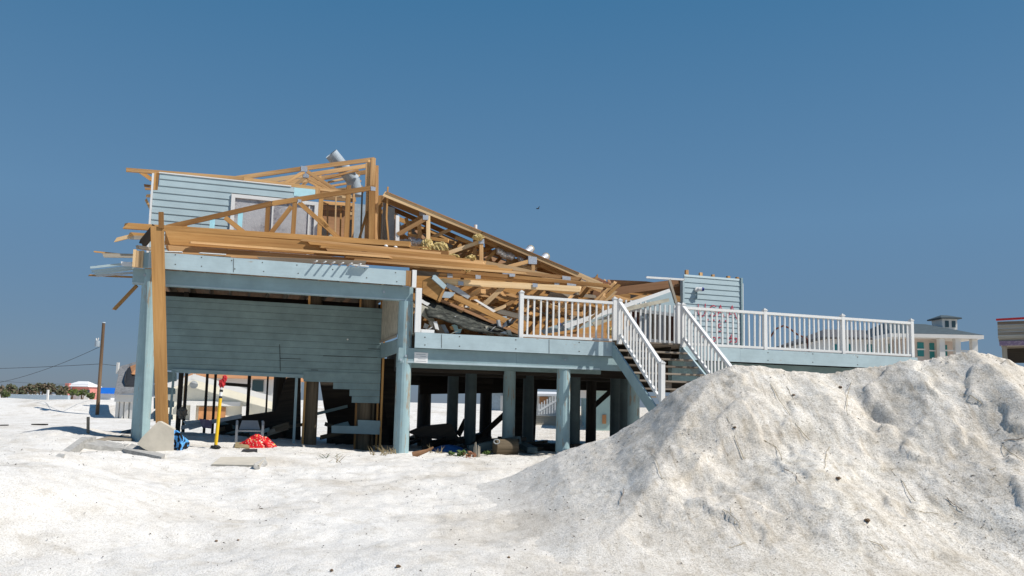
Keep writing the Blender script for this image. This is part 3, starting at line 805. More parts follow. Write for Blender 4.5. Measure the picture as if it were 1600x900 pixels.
for k in range(30):  # clutter of boards, coloured dark to deepen the shade under the deck
    u = rg.uniform(uB0+.8, uS0+.2); w = rg.uniform(1.3, 6.8); q = H(u, w, 0); z = g1(q.x, q.y); an = rg.uniform(-1.6, 1.6); L_ = rg.uniform(.3, .9)
    dv = (UD*math.cos(an)+WD*math.sin(an))*L_; up_ = ZV*rg.uniform(-.05, .25)
    mb = MB(); mb.beam(q-dv+ZV*(z+.08), q+dv+ZV*(z+.1)+up_, rg.uniform(.08, .3), rg.uniform(.05, .2), ZV.cross(dv))
    tag(mb.build('scrap_board', M[rg.choice(('darkshadewood', 'darkshadewood', 'postwood', 'pilingshade'))]), 'dark broken board lying in the shade on the sand under the deck', 'board', 'scrap boards under the deck')
# notice on the beam
nt_ = thing('paper_notice', P(657, 567, -.07), 'white printed notice fixed to the blue deck beam', 'notice')
mb = MB(); mb.prism([P(647.5, 550, -.068), P(669, 551.5, -.068), P(668, 567.5, -.068), P(647, 566.5, -.068)], -WD*.004); mb.build('sheet', M['white'], nt_)
mb = MB()
for y, x0, x1 in ((553.5, 650, 664), (556.6, 657, 664), (560.5, 653, 665), (564, 650, 666)):
    bar(mb, (x0, y), (x1, y+.5), -.0735, .002, .014)
mb.build('print_line', M['grey'], nt_)
# white corner post and trim on the deck by the house corner
cp = thing('white_post', P(653, 519, -.12), 'white painted post standing at the torn house corner on the deck', 'post')
mb = MB(); mb.hbox(UZ(648, 500, -.12)[0], UZ(657, 500, -.12)[0], -.18, -.08, zd1+.004, zr0-.035); mb.build('post', M['white'], cp)
mb = MB(); mb.hbox(UZ(657.5, 515, -.12)[0], UZ(678, 515, -.12)[0], -.17, -.1, zd1+.004, zd1+.08); mb.build('bottom_rail', M['white'], cp)

# ================================================================== railings
RH = .98
def post(mb, u, w, z0, z1, s=.10):
    mb.hbox(u-s/2, u+s/2, w-s/2, w+s/2, z0, z1)
    t = H(u, w, z1)
    for k, (rr, hh) in enumerate(((.62, .02), (.46, .045), (.2, .06))):
        q = s*rr
        mb.hbox(u-q, u+q, w-q, w+q, z1+.002+(0, .021, .046)[k], z1+(0, .021, .046)[k]+.02)
def railing(name, label, posts, w, nb, zt_px, zb_px, wts=None, rails=True, ptop=.10):
    """posts: list of u; nb: balusters per bay"""
    r = thing(name, H(posts[0], w, zd1), label, 'railing', 'white railings of the deck and stairs')
    for u in posts:
        mb = MB(); post(mb, u, w, zd1-.02, zt_px+ptop); mb.build('post', M['white'], r)
    for (a, b), n in zip(zip(posts, posts[1:]), nb):
        mb = MB(); mb.hbox(a+.051, b-.051, w-.045, w+.045, zt_px-.035, zt_px+.035); mb.build('top_rail', M['white'], r)
        mb = MB(); mb.hbox(a+.051, b-.051, w-.035, w+.035, zb_px-.032, zb_px+.032); mb.build('bottom_rail', M['white'], r)
        for k in range(n):
            u = a+(b-a)*(k+1)/(n+1)+random.uniform(-.006, .006); tl = random.uniform(-.013, .013)
            mb = MB(); mb.beam(H(u, w, zb_px+.033), H(u+tl, w, zt_px-.036), .04, .04, UD); mb.build('baluster', M['white'], r)
    return r
wr = -.05
zt = (UZ(820, 464.5, wr)[1]+UZ(954, 473, wr)[1])/2; zbr = (UZ(820, 524.5, wr)[1]+UZ(954, 531.5, wr)[1])/2
print('rail', zt-zd1, zbr-zd1)
railing('deck_railing', 'white railing on the deck left of the stairs, in front of the wreckage', [UZ(814, 500, wr)[0], UZ(960, 500, wr)[0]], wr, [14], zt, zbr)
railing('deck_railing', 'long white railing along the deck right of the stairs', [UZ(x, 520, wr)[0] for x in (1060, 1195, 1316.5, 1424)], wr, [15, 15, 15], zt, zbr, ptop=.07)
# landing railing behind the stair head, top rail gone
wl = 1.3
a, b = UZ(972, 500, wl)[0], UZ(1056, 500, wl)[0]
lr = thing('landing_railing', H(a, wl, zd1), 'white railing behind the stair head with bare baluster tops', 'railing', 'white railings of the deck and stairs')
mb = MB(); post(mb, b+.05, wl, zd1-.02, UZ(1056, 480, wl)[1]); mb.build('post', M['white'], lr)
mb = MB(); mb.beam(P(972, 482, wl+.05), P(1053, 492, wl+.05), .035, .09); mb.build('top_rail', M['white'], lr)
mb = MB(); mb.beam(P(985, 529, wl+.05), P(1056, 536, wl+.05), .035, .09); mb.build('bottom_rail', M['white'], lr)
for k in range(11):
    x = 978+k*7.6
    mb = MB(); mb.beam(P(x-.3, 538, wl), P(x, 468+k*.95+random.uniform(-1.5, 1), wl), .045, .045, UD); mb.build('baluster', M['white'], lr)

# ================================================================== stairs
NS = 10; RUN, RISE = .252, .192
st = thing('staircase', H((uS0+uS1)/2, -2.0, .6), 'weathered open wooden stairs with blue stringers from deck to sand', 'stairs')
def sw(k): return -.20-RUN*k           # front edge of tread k (0 = deck)
L = NS
mb = MB()
for side, u in ((0, uS0), (1, uS1)):
    mb = MB()
    t = .05 if side else -.05
    p = [H(u, -.195, zd1-.02), H(u, -.195, zd1-.36), H(u, sw(L), zd1-.36-RISE*(L-.74)), H(u, sw(L), zd1-.02-RISE*(L-.74))]
    mb.prism(p, UD*t); mb.build('stringer', M['blue' if side else 'bluebeam'], st)
for k in range(1, L):
    mb = MB(); z = zd1-RISE*k
    mb.hbox(uS0+.005, uS1-.005, sw(k)-.03, sw(k)+RUN*.5-.03, z-.04, z); mb.hbox(uS0+.005, uS1-.005, sw(k)+RUN*.52-.03, sw(k)+RUN-.04, z-.04, z-.003)
    mb.build('tread', M['tread'], st)
    mb = MB(); u = (uS0+uS1)/2-.1; mb.hbox(u-.07, u+.07, sw(k)+.05, sw(k)+.12, z-.04-RISE*.95, z-.042); mb.build('riser_block', M['tread'], st)
mb = MB(); mb.hbox(uS0-.02, uS1+.02, -.26, -.15, zd1+.003, zd1+.045); mb.build('nosing', M['tread'], st)
sl_ = -RISE/RUN
def stairrail(u, label, w0, n, kend, zoff):
    r = thing('stair_railing', H(u, w0, zd1), label, 'railing', 'white railings of the deck and stairs')
    wend = sw(kend)
    z0 = zd1+zoff; z1 = z0+sl_*(w0-wend)
    mb = MB(); post(mb, u, w0, zd1-.05, z0+.06, .10); mb.build('post', M['white'], r)
    mb = MB(); post(mb, u, wend, z1-zoff-.25, z1+.03, .10); mb.build('post', M['white'], r)
    mb = MB(); mb.beam(H(u, w0-.03, z0), H(u, wend+.02, z1), .085, .07, UD); mb.build('top_rail', M['white'], r)
    mb = MB(); mb.beam(H(u, w0-.05, z0-.80), H(u, wend+.05, z1-.80), .06, .07, UD); mb.build('bottom_rail', M['white'], r)
    for k in range(n):
        t = (k+.8)/(n+.6); w = w0+(wend-w0)*t; z = z0+(z1-z0)*t
        mb = MB(); mb.beam(H(u, w, z-.80), H(u, w, z-.03), .04, .04, UD); mb.build('baluster', M['white'], r)
stairrail(uS0+.10, 'white sloping railing on the left side of the stairs', -.30, 13, 8.9, RH)
stairrail(uS1-.03, 'white sloping railing on the right side of the stairs, running into the sand', -.30, 15, 9.6, RH)
# ================================================================== remaining wall with graffiti on the deck
wS = 1.9
sh = thing('standing_wall', H(UZ(1115, 540, wS)[0], wS, zd1), 'lone blue siding wall still standing on the deck with red spray writing', 'wall')
a, b = UZ(1069, 500, wS)[0], UZ(1157, 500, wS)[0]
zs1 = (UZ(1075, 430.5, wS)[1]+UZ(1150, 434, wS)[1])/2
mb = MB(); lap(mb, lambda z: [(a, b)], zd1+.01, zs1, wS, .157, .018, .03, .003); mb.build('siding', M['siding'], sh)
mb = MB(); mb.hbox(b+.003, b+.06, wS-.045, wS+.12, zd1, zs1+.03); mb.build('corner_trim', M['bluebeam'], sh)
mb = MB(); mb.hbox(b+.063, b+.11, wS-.0, wS+.14, zd1, zs1-.13); mb.build('corner_trim', M['white'], sh)
mb = MB(); mb.hbox(a-.06, a-.003, wS-.03, wS+.12, zd1, zs1-.16); mb.build('corner_trim', M['blue'], sh)
for x, y, h in ((1073, 422, .11), (1095, 426, .11), (1114, 429, .1), (1138, 431.5, .12), (1152, 433, .1)):
    u, z = UZ(x, y, wS+.08); mb = MB(); mb.hbox(u-h/2.6, u+h/2.6, wS+.045, wS+.13, zd1, z); mb.build('stud', M['pine' if x < 1120 else 'pine2'], sh)
c = P(1088, 452.5, wS-.02)
lm = MB(); lm.tube([c, c-WD*.06], .07, 14); lamp = lm.build('wall_lamp', M['white'], sh)
mb = MB(); q = c-WD*.10; mb.tube([q, q+UD*.10-WD*.03], [.05, .06], 12); mb.build('lamp_head', M['white'], lamp)
mb = MB(); q = q+UD*.10-WD*.03; mb.tube([q, q+UD*.06-WD*.02], [.062, .05], 12); mb.build('bulb', M['bulb'], lamp)
mb = MB(); mb.tube([c-WD*.025-ZV*.07, c-WD*.025-ZV*.30], .018, 8); mb.build('conduit', M['bluebeam'], lamp)
LET = {'U': [[(0, 1), (0, .25), (.3, 0), (.7, 0), (1, .3), (1, 1)]], 'S': [[(1, .85), (.6, 1), (.1, .85), (.1, .6), (.9, .4), (.9, .1), (.4, 0), (0, .15)]],
       'A': [[(0, 0), (.5, 1), (1, 0)], [(.2, .38), (.8, .38)]], 'F': [[(0, 0), (0, 1), (.9, 1)], [(0, .55), (.6, .55)]], 'l': [[(0, 0), (0, 1)]],
       'o': [[(.5, .6), (.1, .45), (.1, .12), (.5, 0), (.9, .12), (.9, .45), (.5, .6)]], 'r': [[(0, 0), (0, .6)], [(0, .4), (.4, .6), (.8, .55)]],
       'i': [[(0, 0), (0, .55)], [(0, .78), (.03, .84)]], 'd': [[(.9, 1), (.9, 0)], [(.9, .1), (.5, 0), (.1, .12), (.1, .45), (.5, .6), (.9, .48)]],
       'a': [[(.9, .6), (.9, 0)], [(.9, .12), (.5, 0), (.1, .12), (.1, .45), (.5, .6), (.9, .48)]], 'V': [[(0, 1), (.5, 0), (1, 1)]],
       'I': [[(.5, 0), (.5, 1)]], 'O': [[(.5, 1), (.05, .75), (.05, .25), (.5, 0), (.95, .25), (.95, .75), (.5, 1)]], 'L': [[(0, 1), (0, 0), (.9, 0)]],
       '5': [[(.9, 1), (.2, 1), (.15, .55), (.7, .6), (.9, .3), (.6, 0), (.1, .08)]], '.': [[(.4, .3), (.6, .45)]]}
def strokes(mb, txt, x0, y0, cw, chh, w, r, gap=.35, sl=.06):
    """hand-sprayed letters on the plane w; x0,y0 lower left, cell sizes, in photo pixels"""
    x = x0
    for ch in txt:
        for pl in LET.get(ch, []):
            pts = []
            for (p0, p1) in zip(pl, pl[1:]):
                for k in range(4):
                    t = k/4; pts.append((p0[0]+(p1[0]-p0[0])*t, p0[1]+(p1[1]-p0[1])*t))
            pts.append(pl[-1])
            P3 = [P(x+p[0]*cw+random.uniform(-.15, .15), y0+(x-x0)*sl-p[1]*chh+random.uniform(-.15, .15), w) for p in pts]
            for q0, q1 in zip(P3, P3[1:]): mb.beam(q0, q1+(q1-q0)*.15, .004, r*random.uniform(.8, 1.15))
        x += cw*(1+gap)
mb = MB()
strokes(mb, 'U', 1091, 494, 11, 19, wS-.026, .022); strokes(mb, 'S', 1109, 494, 10, 17, wS-.026, .022); strokes(mb, 'A', 1121, 495, 10, 18, wS-.026, .022); strokes(mb, 'A', 1137, 498, 14, 20, wS-.026, .022)
strokes(mb, '....', 1103, 503, 6, 9, wS-.026, .045, .55)
strokes(mb, '5', 1122, 518, 7, 12, wS-.026, .022)
strokes(mb, 'Florida', 1096, 533, 6.0, 12, wS-.026, .022, .38, .04)
mb.build('spray_writing', M['spray'], sh)
bw = thing('under_deck_wall', H(UZ(1290, 590, .6)[0], .6, 0), 'dull blue wall under the right deck with dark red spray letters, half buried', 'wall')
mb = MB(); mb.hbox(UZ(1235, 580, .6)[0], UZ(1345, 580, .6)[0], .6, .66, -.2, zd0-.01); mb.build('panel', M['garage'], bw)
mb = MB(); strokes(mb, 'VIOLA', 1252, 590, 9, 15, .594, .03, .45, .05); strokes(mb, 'O', 1308, 592, 10, 16, .594, .03)
mb.build('spray_writing', M['darkspray'], bw)

# ================================================================== roof trusses
def truss(name, label, w, top, bottom, verts, diags, hc=.12, hw=.085, mats=('pine',), plates=(), group='wrecked roof trusses', jit=0.0):
    c = P(bottom[0][0], bottom[0][1], w)
    r = thing(name, c, label, 'roof truss', group)
    m = lambda: M[random.choice(mats)]
    def chord(nm, pl):
        for p, q in zip(pl, pl[1:]):
            mb = MB(); bar(mb, p, q, w, .045, hc); mb.build(nm, m(), r)
    chord('top_chord', top); chord('bottom_chord', bottom)
    for v in verts:
        (x0, y0, x1, y1) = v[:4]
        mb = MB(); mb.beam(P(x0, y0, w+.004), P(x1, y1, w+.004), hw, .037, UD if abs(x1-x0) < abs(y1-y0) else None); mb.build('web', M[v[4]] if len(v) > 4 else m(), r)
    for (x0, y0, x1, y1) in diags:
        mb = MB(); bar(mb, (x0, y0), (x1, y1), w-.003, .037, hw); mb.build('web', m(), r)
    for (x, y, s) in plates:
        mb = MB(); p = P(x, y, w-.027); mb.prism([p+UD*s*.6+ZV*s*.5, p-UD*s*.6+ZV*s*.55, p-UD*s*.55-ZV*s*.5, p+UD*s*.62-ZV*s*.45], -WD*.004); mb.build('connector_plate', M['plate'], r)
    return r
# truss leaning on the front edge before the window
truss('roof_truss', 'low triangular truss standing before the window, with cyan painted webs', .95,
      [(262, 355), (425, 318), (586, 293)], [(262, 362), (586, 384)],
      [(289, 350, 288, 366), (332.5, 340, 330, 370, 'tape'), (376, 331, 373, 375, 'tape'), (419, 322, 416, 376), (461, 314, 457, 378), (502, 307, 498, 380), (544, 299, 540, 382)],
      [(352, 340, 396, 375), (418, 371, 456, 322), (468, 317, 538, 380), (500, 340, 512, 356)], hc=.115, hw=.105, mats=('pine2',), plates=((468, 314, .07), (583, 295, .1), (372, 373, .06)))  # darker pine puts the shade of the truss front into its colour
mb = MB(); bar(mb, (371, 376), (376, 370), .90, .05, .06)
# trusses of the left slope, behind the upper wall
T5 = truss('roof_truss', 'rising truss at the top left whose chords meet the ridge post, nearest of its slope', 2.75,
      [(366, 279), (476, 263), (584, 249)], [(430, 288), (545, 303)],
      [(574, 255, 573, 296)], [(476, 268, 440, 289), (480, 268, 530, 300)], hc=.11, mats=('pine',), plates=((475, 264, .14),))
T6 = truss('roof_truss', 'second rising truss just under the first at the top left', 3.3,
      [(385, 287), (477, 274), (574, 259)], [(400, 296), (548, 308)],
      [(500, 274, 500, 302)], [(477, 277, 452, 297), (480, 277, 535, 306), (452, 298, 430, 286)], hc=.11, mats=('pine', 'pinelight'), plates=((478, 274, .13),))
T7 = truss('roof_truss', 'third rising truss at the top left, deeper in the roof', 4.2,
      [(400, 293), (480, 281), (572, 269)], [(400, 298), (556, 312)], [], [(480, 283, 462, 300), (483, 283, 528, 308)], mats=('pine',))
for k in range(5):
    tag(MB().beam(P(508+k*4, 279+k*6, 3.5+.5*k), P(560+k*2, 266+k*8.5, 3.5+.5*k), .09, .05).build('rafter_board', M['pinelight' if k % 2 else 'pine']),
        ('uppermost', 'second', 'third', 'fourth', 'lowest')[k]+' of the five short boards seen through the roof below the grey flue', 'board', 'short boards below the flue')
# trusses of the collapsed right slope
TT = [(600, 303), (752, 365), (942, 446)]; TB = [(600, 394), (760, 412), (942, 449)]
VV = [(669, 333, 669, 402), (752, 368, 752, 411), (833, 402, 833, 425)]
DD = [(622, 366, 665, 342), (682, 402, 749, 378), (790, 418, 828, 408), (622, 318, 662, 385), (676, 346, 740, 402)]
PL = [(665, 340, .12), (752, 377, .13), (832, 407, .2), (671, 402, .13)]
R1 = truss('roof_truss', 'long sloping truss along the edge of the fallen right roof, in front of the others', 1.2, TT, TB, VV, DD[:3], hc=.135, hw=.10, mats=('pine', 'pinelight'), plates=PL)
R2 = truss('roof_truss', 'second long sloping truss of the fallen right roof, behind the first', 1.75, [(x-3, y+8) for x, y in TT], [(x-4, y+8) for x, y in TB[:2]]+[(925, 447)],
      [(655, 338, 656, 402), (742, 374, 742, 414)], [(618, 360, 660, 340), (676, 410, 742, 384), (760, 424, 815, 404)], hc=.13, hw=.1, mats=('pine',), plates=[(x-6, y-6, .12) for x, y, s in PL])
R3 = truss('roof_truss', 'third long sloping truss of the fallen right roof, half in shade', 2.7, [(594, 318), (752, 388), (905, 444)], [(600, 404), (905, 450)],
      [(724, 380, 724, 408), (640, 345, 640, 390)], [(640, 352, 700, 378), (640, 385, 668, 354), (700, 400, 735, 380)], mats=('pine', 'pine2'))
R4 = truss('roof_truss', 'fourth sloping truss deep in the shade of the fallen right roof', 3.8, [(596, 330), (750, 398), (880, 444)], [(600, 408), (880, 452)],
      [(690, 372, 690, 404)], [(640, 352, 610, 390), (650, 360, 690, 400), (700, 400, 730, 392)], mats=('pine2', 'ply'))
def sheet(name, pts, t, mat, label=None, cat=None, parent=None, nrm=None, group=None, rough=0.0):
    n = nrm or (V(pts[1])-V(pts[0])).cross(V(pts[2])-V(pts[0])).normalized()
    mb = MB(); mb.prism(pts, n*t)
    return mb.build(name, mat, parent, label, cat, group)
rs = thing('roof_sheathing', P(760, 372, 2.2), 'brown plywood roof deck nailed over the fallen right trusses', 'roof')
sheet('panel', [P(604, 300, 1.15), P(752, 361.5, 1.15), P(752, 376, 2.7), P(606, 314, 2.7)], .02, M['ply'], parent=rs, nrm=ZV)
sheet('panel', [P(752.5, 361.8, 1.15), P(905, 427, 1.15), P(903, 437, 2.7), P(752.5, 376.2, 2.7)], .02, M['ply'], parent=rs, nrm=ZV)
sheet('back_panel', [P(640, 345, 4.4), P(860, 435, 4.4), P(860, 500, 4.4), P(640, 440, 4.4)], .03, M['darkshadewood'], parent=rs)  # sheathing at the back, its shade put into the dark colour
# long chords lying one over another along the front
PLK = [  # a, b, w, t, h, mat, label
    ((197, 353), (640, 382), .90, .10, .13, 'pine2', 'uppermost long timber along the front floor edge, its pale end standing out at the left'),
    ((262, 372), (700, 402), .62, .09, .30, 'pine2', 'widest long timber face lying below the low truss'),
    ((262, 388), (720, 419), .50, .08, .13, 'pine', 'long timber directly under the widest one, above the blue rim board'),
    ((405, 405), (568, 411), .10, .06, .10, 'oldwood', 'grey weathered board on the blue rim board by the white slats'),
    ((575, 402), (905, 436), 1.02, .08, .09, 'pine', 'uppermost long chord across the middle of the fallen roof'),
    ((640, 418), (952, 447), .86, .08, .095, 'pine2', 'second long chord across the middle of the fallen roof'),
    ((690, 440), (907, 452), .72, .08, .15, 'pinelight', 'pale broad chord ending above the left deck railing'),
    ((684, 429), (900, 444), .92, .06, .07, 'pine', 'thin chord squeezed above the pale broad chord'),
    ((560, 384), (668, 389), .95, .05, .10, 'pine2', 'short timber holding two white caps'),
    ((600, 390), (660, 397), 1.0, .05, .06, 'pine', 'short splintered timber right of the two white caps'),
    ((706, 462), (812, 512), .55, .06, .13, 'pine2', 'brown timber sloping down to the left deck railing post'),
    ((664, 452), (735, 470), 1.3, .05, .10, 'pine', 'timber under the broken blue panel box'),
    ((720, 486), (810, 496), 1.1, .05, .09, 'pine', 'flat lying timber low in the debris behind the railing post'),
    ((735, 500), (790, 478), .9, .05, .08, 'pinelight', 'short pale stick pointing up in the low debris'),
    ((700, 448), (716, 476), 1.0, .07, .05, 'pine', 'small upright stick beside the grey blue sheet'),
    ((666, 460), (812, 522), .75, .12, .07, 'ply', 'brown edge board along the top of the black shingle sheet'),
    ((925, 460), (1068, 441), 2.1, .06, .22, 'ply', 'broad brown beam rising to the standing wall'),
    ((925, 476), (980, 448), 2.3, .05, .10, 'pine', 'short brace under the broad brown beam'),
    ((930, 448), (1070, 470), 2.6, .05, .12, 'pine2', 'brown timber passing under the broad beam near the standing wall'),
    ((1046, 439), (1057, 476), 1.4, .07, .07, 'oldwood', 'tilted broken stick left of the standing wall'),
    ((1012, 433.5), (1069, 437), 1.8, .06, .055, 'white', 'thin white pole sticking out left of the standing wall'),
    ((830, 482), (960, 464), 1.9, .05, .12, 'pine', 'timber behind the left railing, rising to the right'),
    ((820, 500), (950, 480), 2.0, .05, .10, 'pine2', 'lower timber behind the left railing, rising to the right'),
    ((205, 366), (246, 369), .7, .06, .08, 'pine2', 'grey brown board stub under the pale end at the left corner'),
    ((181, 375), (212, 367), .75, .05, .08, 'pinelight', 'split board end farthest out at the left corner'),
    ((206, 371), (248, 372), .62, .05, .08, 'oldwood', 'weathered board stub at the left corner below the others'),
    ((222, 382), (242, 357), .35, .14, .16, 'darkshadewood', 'short thick broken block standing at the left corner of the floor'),
    ((215, 386), (234, 389), .2, .1, .07, 'oldwood', 'pale crumpled flashing scrap on the left floor corner'),
    ((560, 407), (652, 416), .42, .05, .08, 'pine', 'short timber end over the right end of the blue rim board'),
    ((300, 379), (610, 402), .38, .06, .05, 'pine', 'slim pale strip lying along the wide timber'),
    ((255, 395), (520, 408), .30, .06, .06, 'pine', 'slim strip lowest on the front floor edge'),
]
for a, b, w, t, h, m, lab in PLK:
    mb = MB(); bar(mb, a, b, w, t, h, cut=.07)
    mb.build('fallen_timber' if m != 'white' else 'white_pole', M[m], None, lab, 'timber' if m != 'white' else 'pole', 'fallen timbers of the wreck')
# loose sticks inside the open triangle of the fallen roof
rq = random.Random(21)
for k in range(36):
    x = 626+k*6.4+rq.uniform(-5, 5); yt_ = 303+(x-600)*.408; yb_ = 394+(x-600)*.14
    y = yt_+(yb_-yt_)*rq.uniform(.35, .95); an = rq.choice((-.45, -.4, .35, .15, .1, -.8, 1.3)); L_ = min(rq.uniform(10, 26), (yb_-yt_)*.6+3)
    w = rq.uniform(1.4, 2.6)
    mb = MB(); bar(mb, (x-L_*math.cos(an), y-L_*math.sin(an)), (x+L_*math.cos(an), y+L_*math.sin(an)), w, .04, .085, w+rq.uniform(-.3, .3), cut=.03)
    mb.build('loose_stick', M[rq.choice(('pine', 'pinelight', 'pine2'))], None, 'loose stick of lumber lying between the webs of the fallen right trusses', 'stick', 'loose sticks in the fallen roof')
for k in range(7):
    y0 = 372+k*5.2
    mb = MB(); bar(mb, (470+k*14, y0+3), (690+k*22, y0+24), .56-.035*k, .04, .055, cut=.05)
    mb.build('fallen_timber', M[('pine', 'pine2', 'pine2')[k % 3]], None, 'slim timber among those laid edge over edge above the blue rim board', 'timber', 'slim timbers on the front edge')
pp = MB()
for x, y, s, w in ((690, 412, .07, .78), (703, 431, .07, .86), (790, 425, .09, .95), (800, 429, .08, .80), (870, 444, .07, .84), (885, 437, .12, .96), (893, 449, .13, .82), (747, 433, .07, .82), (836, 446, .07, .66), (720, 443, .07, .66)):
    p = P(x, y, w); pp = MB(); pp.prism([p+UD*s+ZV*s*.7, p-UD*s+ZV*s*.8, p-UD*s*.9-ZV*s*.7, p+UD*s-ZV*s*.6], -WD*.004)
    pp.build('loose_plate', M['plate'], None, 'grey metal nail plate pressed on the long chords of the fallen roof', 'plate', 'nail plates on the long chords')
# crowd of rafters in the collapsed pile behind the railing
rnd = random.Random(3)
pos = ['just left of', 'straight behind', 'just right of']
cnt = 0
for k in range(84):
    x = 672+k*3.3+rnd.uniform(-6, 6); y = 452+rnd.uniform(0, 44)+(x-690)*.03
    if y > 500: y -= 20
    an = rnd.choice((-.75, -.6, -.5, .25, .12, .3, -.9)); L = rnd.uniform(16, 42)
    w = rnd.uniform(.95, 2.6)
    mb = MB(); bar(mb, (x-L*math.cos(an), y-L*math.sin(an)), (x+L*math.cos(an), y+L*math.sin(an)), w, .045, rnd.choice((.06, .08, .09, .12)), w+rnd.uniform(-.4, .4), cut=.09)
    o = mb.build('broken_rafter', M[rnd.choice(('pine', 'pine', 'pinelight', 'pine2', 'pine', 'oldwood'))], None, 'broken brown rafter tangled in the collapsed pile under the long chords', 'rafter', 'broken rafters in the collapsed pile')
for k in range(9):
    x = 905+k*17+rnd.uniform(-5, 5); y = 462+rnd.uniform(-2, 20); an = rnd.choice((-.35, -.25, .3, -.6)); L = rnd.uniform(14, 32); w = rnd.uniform(2.4, 4.0)
    mb = MB(); bar(mb, (x-L*math.cos(an), y-L*math.sin(an)), (x+L*math.cos(an), y+L*math.sin(an)), w, .045, .1, cut=.04)
    mb.build('broken_rafter', M[rnd.choice(('pine', 'pine2', 'ply'))], None, 'broken brown rafter tangled behind the railings near the stair head', 'rafter', 'broken rafters near the stair head')
# brown backing and dark sheet that paints the shaded hollow of the collapsed storey
dk = thing('hollow_backing', P(800, 500, 4.6), 'brown backing and dark sheet for the shaded hollow behind the collapsed pile', 'wall')
sheet('panel', [P(640, 430, 3.6), P(985, 448, 3.6), P(985, 540, 3.6), P(640, 525, 3.6)], .05, M['pine2'], parent=dk); sheet('panel', [P(985, 448, 4.2), P(1075, 452, 4.2), P(1075, 545, 4.2), P(985, 540, 4.2)], .05, M['darkshadewood'], parent=dk)
# ridge sheathing and shingled roof piece at the right
fr = thing('fallen_roof_piece', P(1010, 460, 3.0), 'brown plywood roof piece with dark shingles lying right of the trusses', 'roof')
sheet('panel', [P(951, 437, 2.2), P(1009, 439.5, 2.2), P(1070, 447, 2.2), P(1070, 462, 2.4), P(958, 456, 2.4)], .03, M['ply'], parent=fr)
sheet('shingle_flap', [P(922, 434, 2.0), P(934, 433, 2.0), P(957, 444, 2.0), P(958, 449, 2.0), P(930, 438, 2.0)], .03, M['shingle'], parent=fr)
sheet('panel_edge', [P(949, 437, 2.1), P(953, 437, 2.1), P(961, 454, 2.1), P(957, 455, 2.1)], .03, M['ply'], parent=fr)
sheet('shingle_flap', [P(925, 441, 2.2), P(955, 446, 2.2), P(957, 453, 2.2), P(928, 447, 2.2)], .03, M['ply'], parent=fr)
# fallen siding panels behind the railing
SP = [([(880, 507), (1046, 451), (1048, 456), (886, 513)], .9, 'white', 'long pale trim rising from the left railing up to the tilted stick'),
      ([(845, 516), (900, 497), (957, 483), (957, 500), (915, 512), (850, 522)], 1.5, 'siding', 'pale blue siding panel lying against the left railing'),
      ([(925, 504), (985, 478), (1045, 466), (1046, 471), (985, 485), (930, 511)], 1.25, 'cream', 'cream board leaning behind the stair head'),
      ([(985, 470), (1048, 455), (1056, 470), (1052, 490), (990, 484)], 1.9, 'siding', 'pale blue panel hanging behind the landing railing'),
      ([(1002, 481), (1018, 480), (1018, 540), (1002, 540)], 2.3, 'bluegrey', 'upright blue grey board behind the landing railing'),
      ([(1028, 483), (1040, 482), (1040, 542), (1028, 542)], 2.3, 'grey', 'upright grey board behind the landing railing'),
      ([(988, 486), (998, 486), (998, 538), (988, 538)], 2.5, 'redbrown', 'dark red upright board behind the landing railing'),
      ([(1046, 490), (1053, 490), (1053, 542), (1046, 542)], 2.5, 'redbrown', 'narrow dark red board by the landing railing post'),
      ([(862, 523), (945, 520), (945, 529), (862, 528)], 1.0, 'ply', 'flat plywood scrap at the foot of the left railing')]
M['redbrown'] = plain('dark_red_board', (.14, .045, .03), .25, 9)
for pl, w, m, lab in SP:
    mb = MB(); mb.prism([P(x, y, w) for x, y in pl], WD*.04); mb.build('wall_debris', M[m], None, lab, 'panel', 'fallen wall panels on the deck')
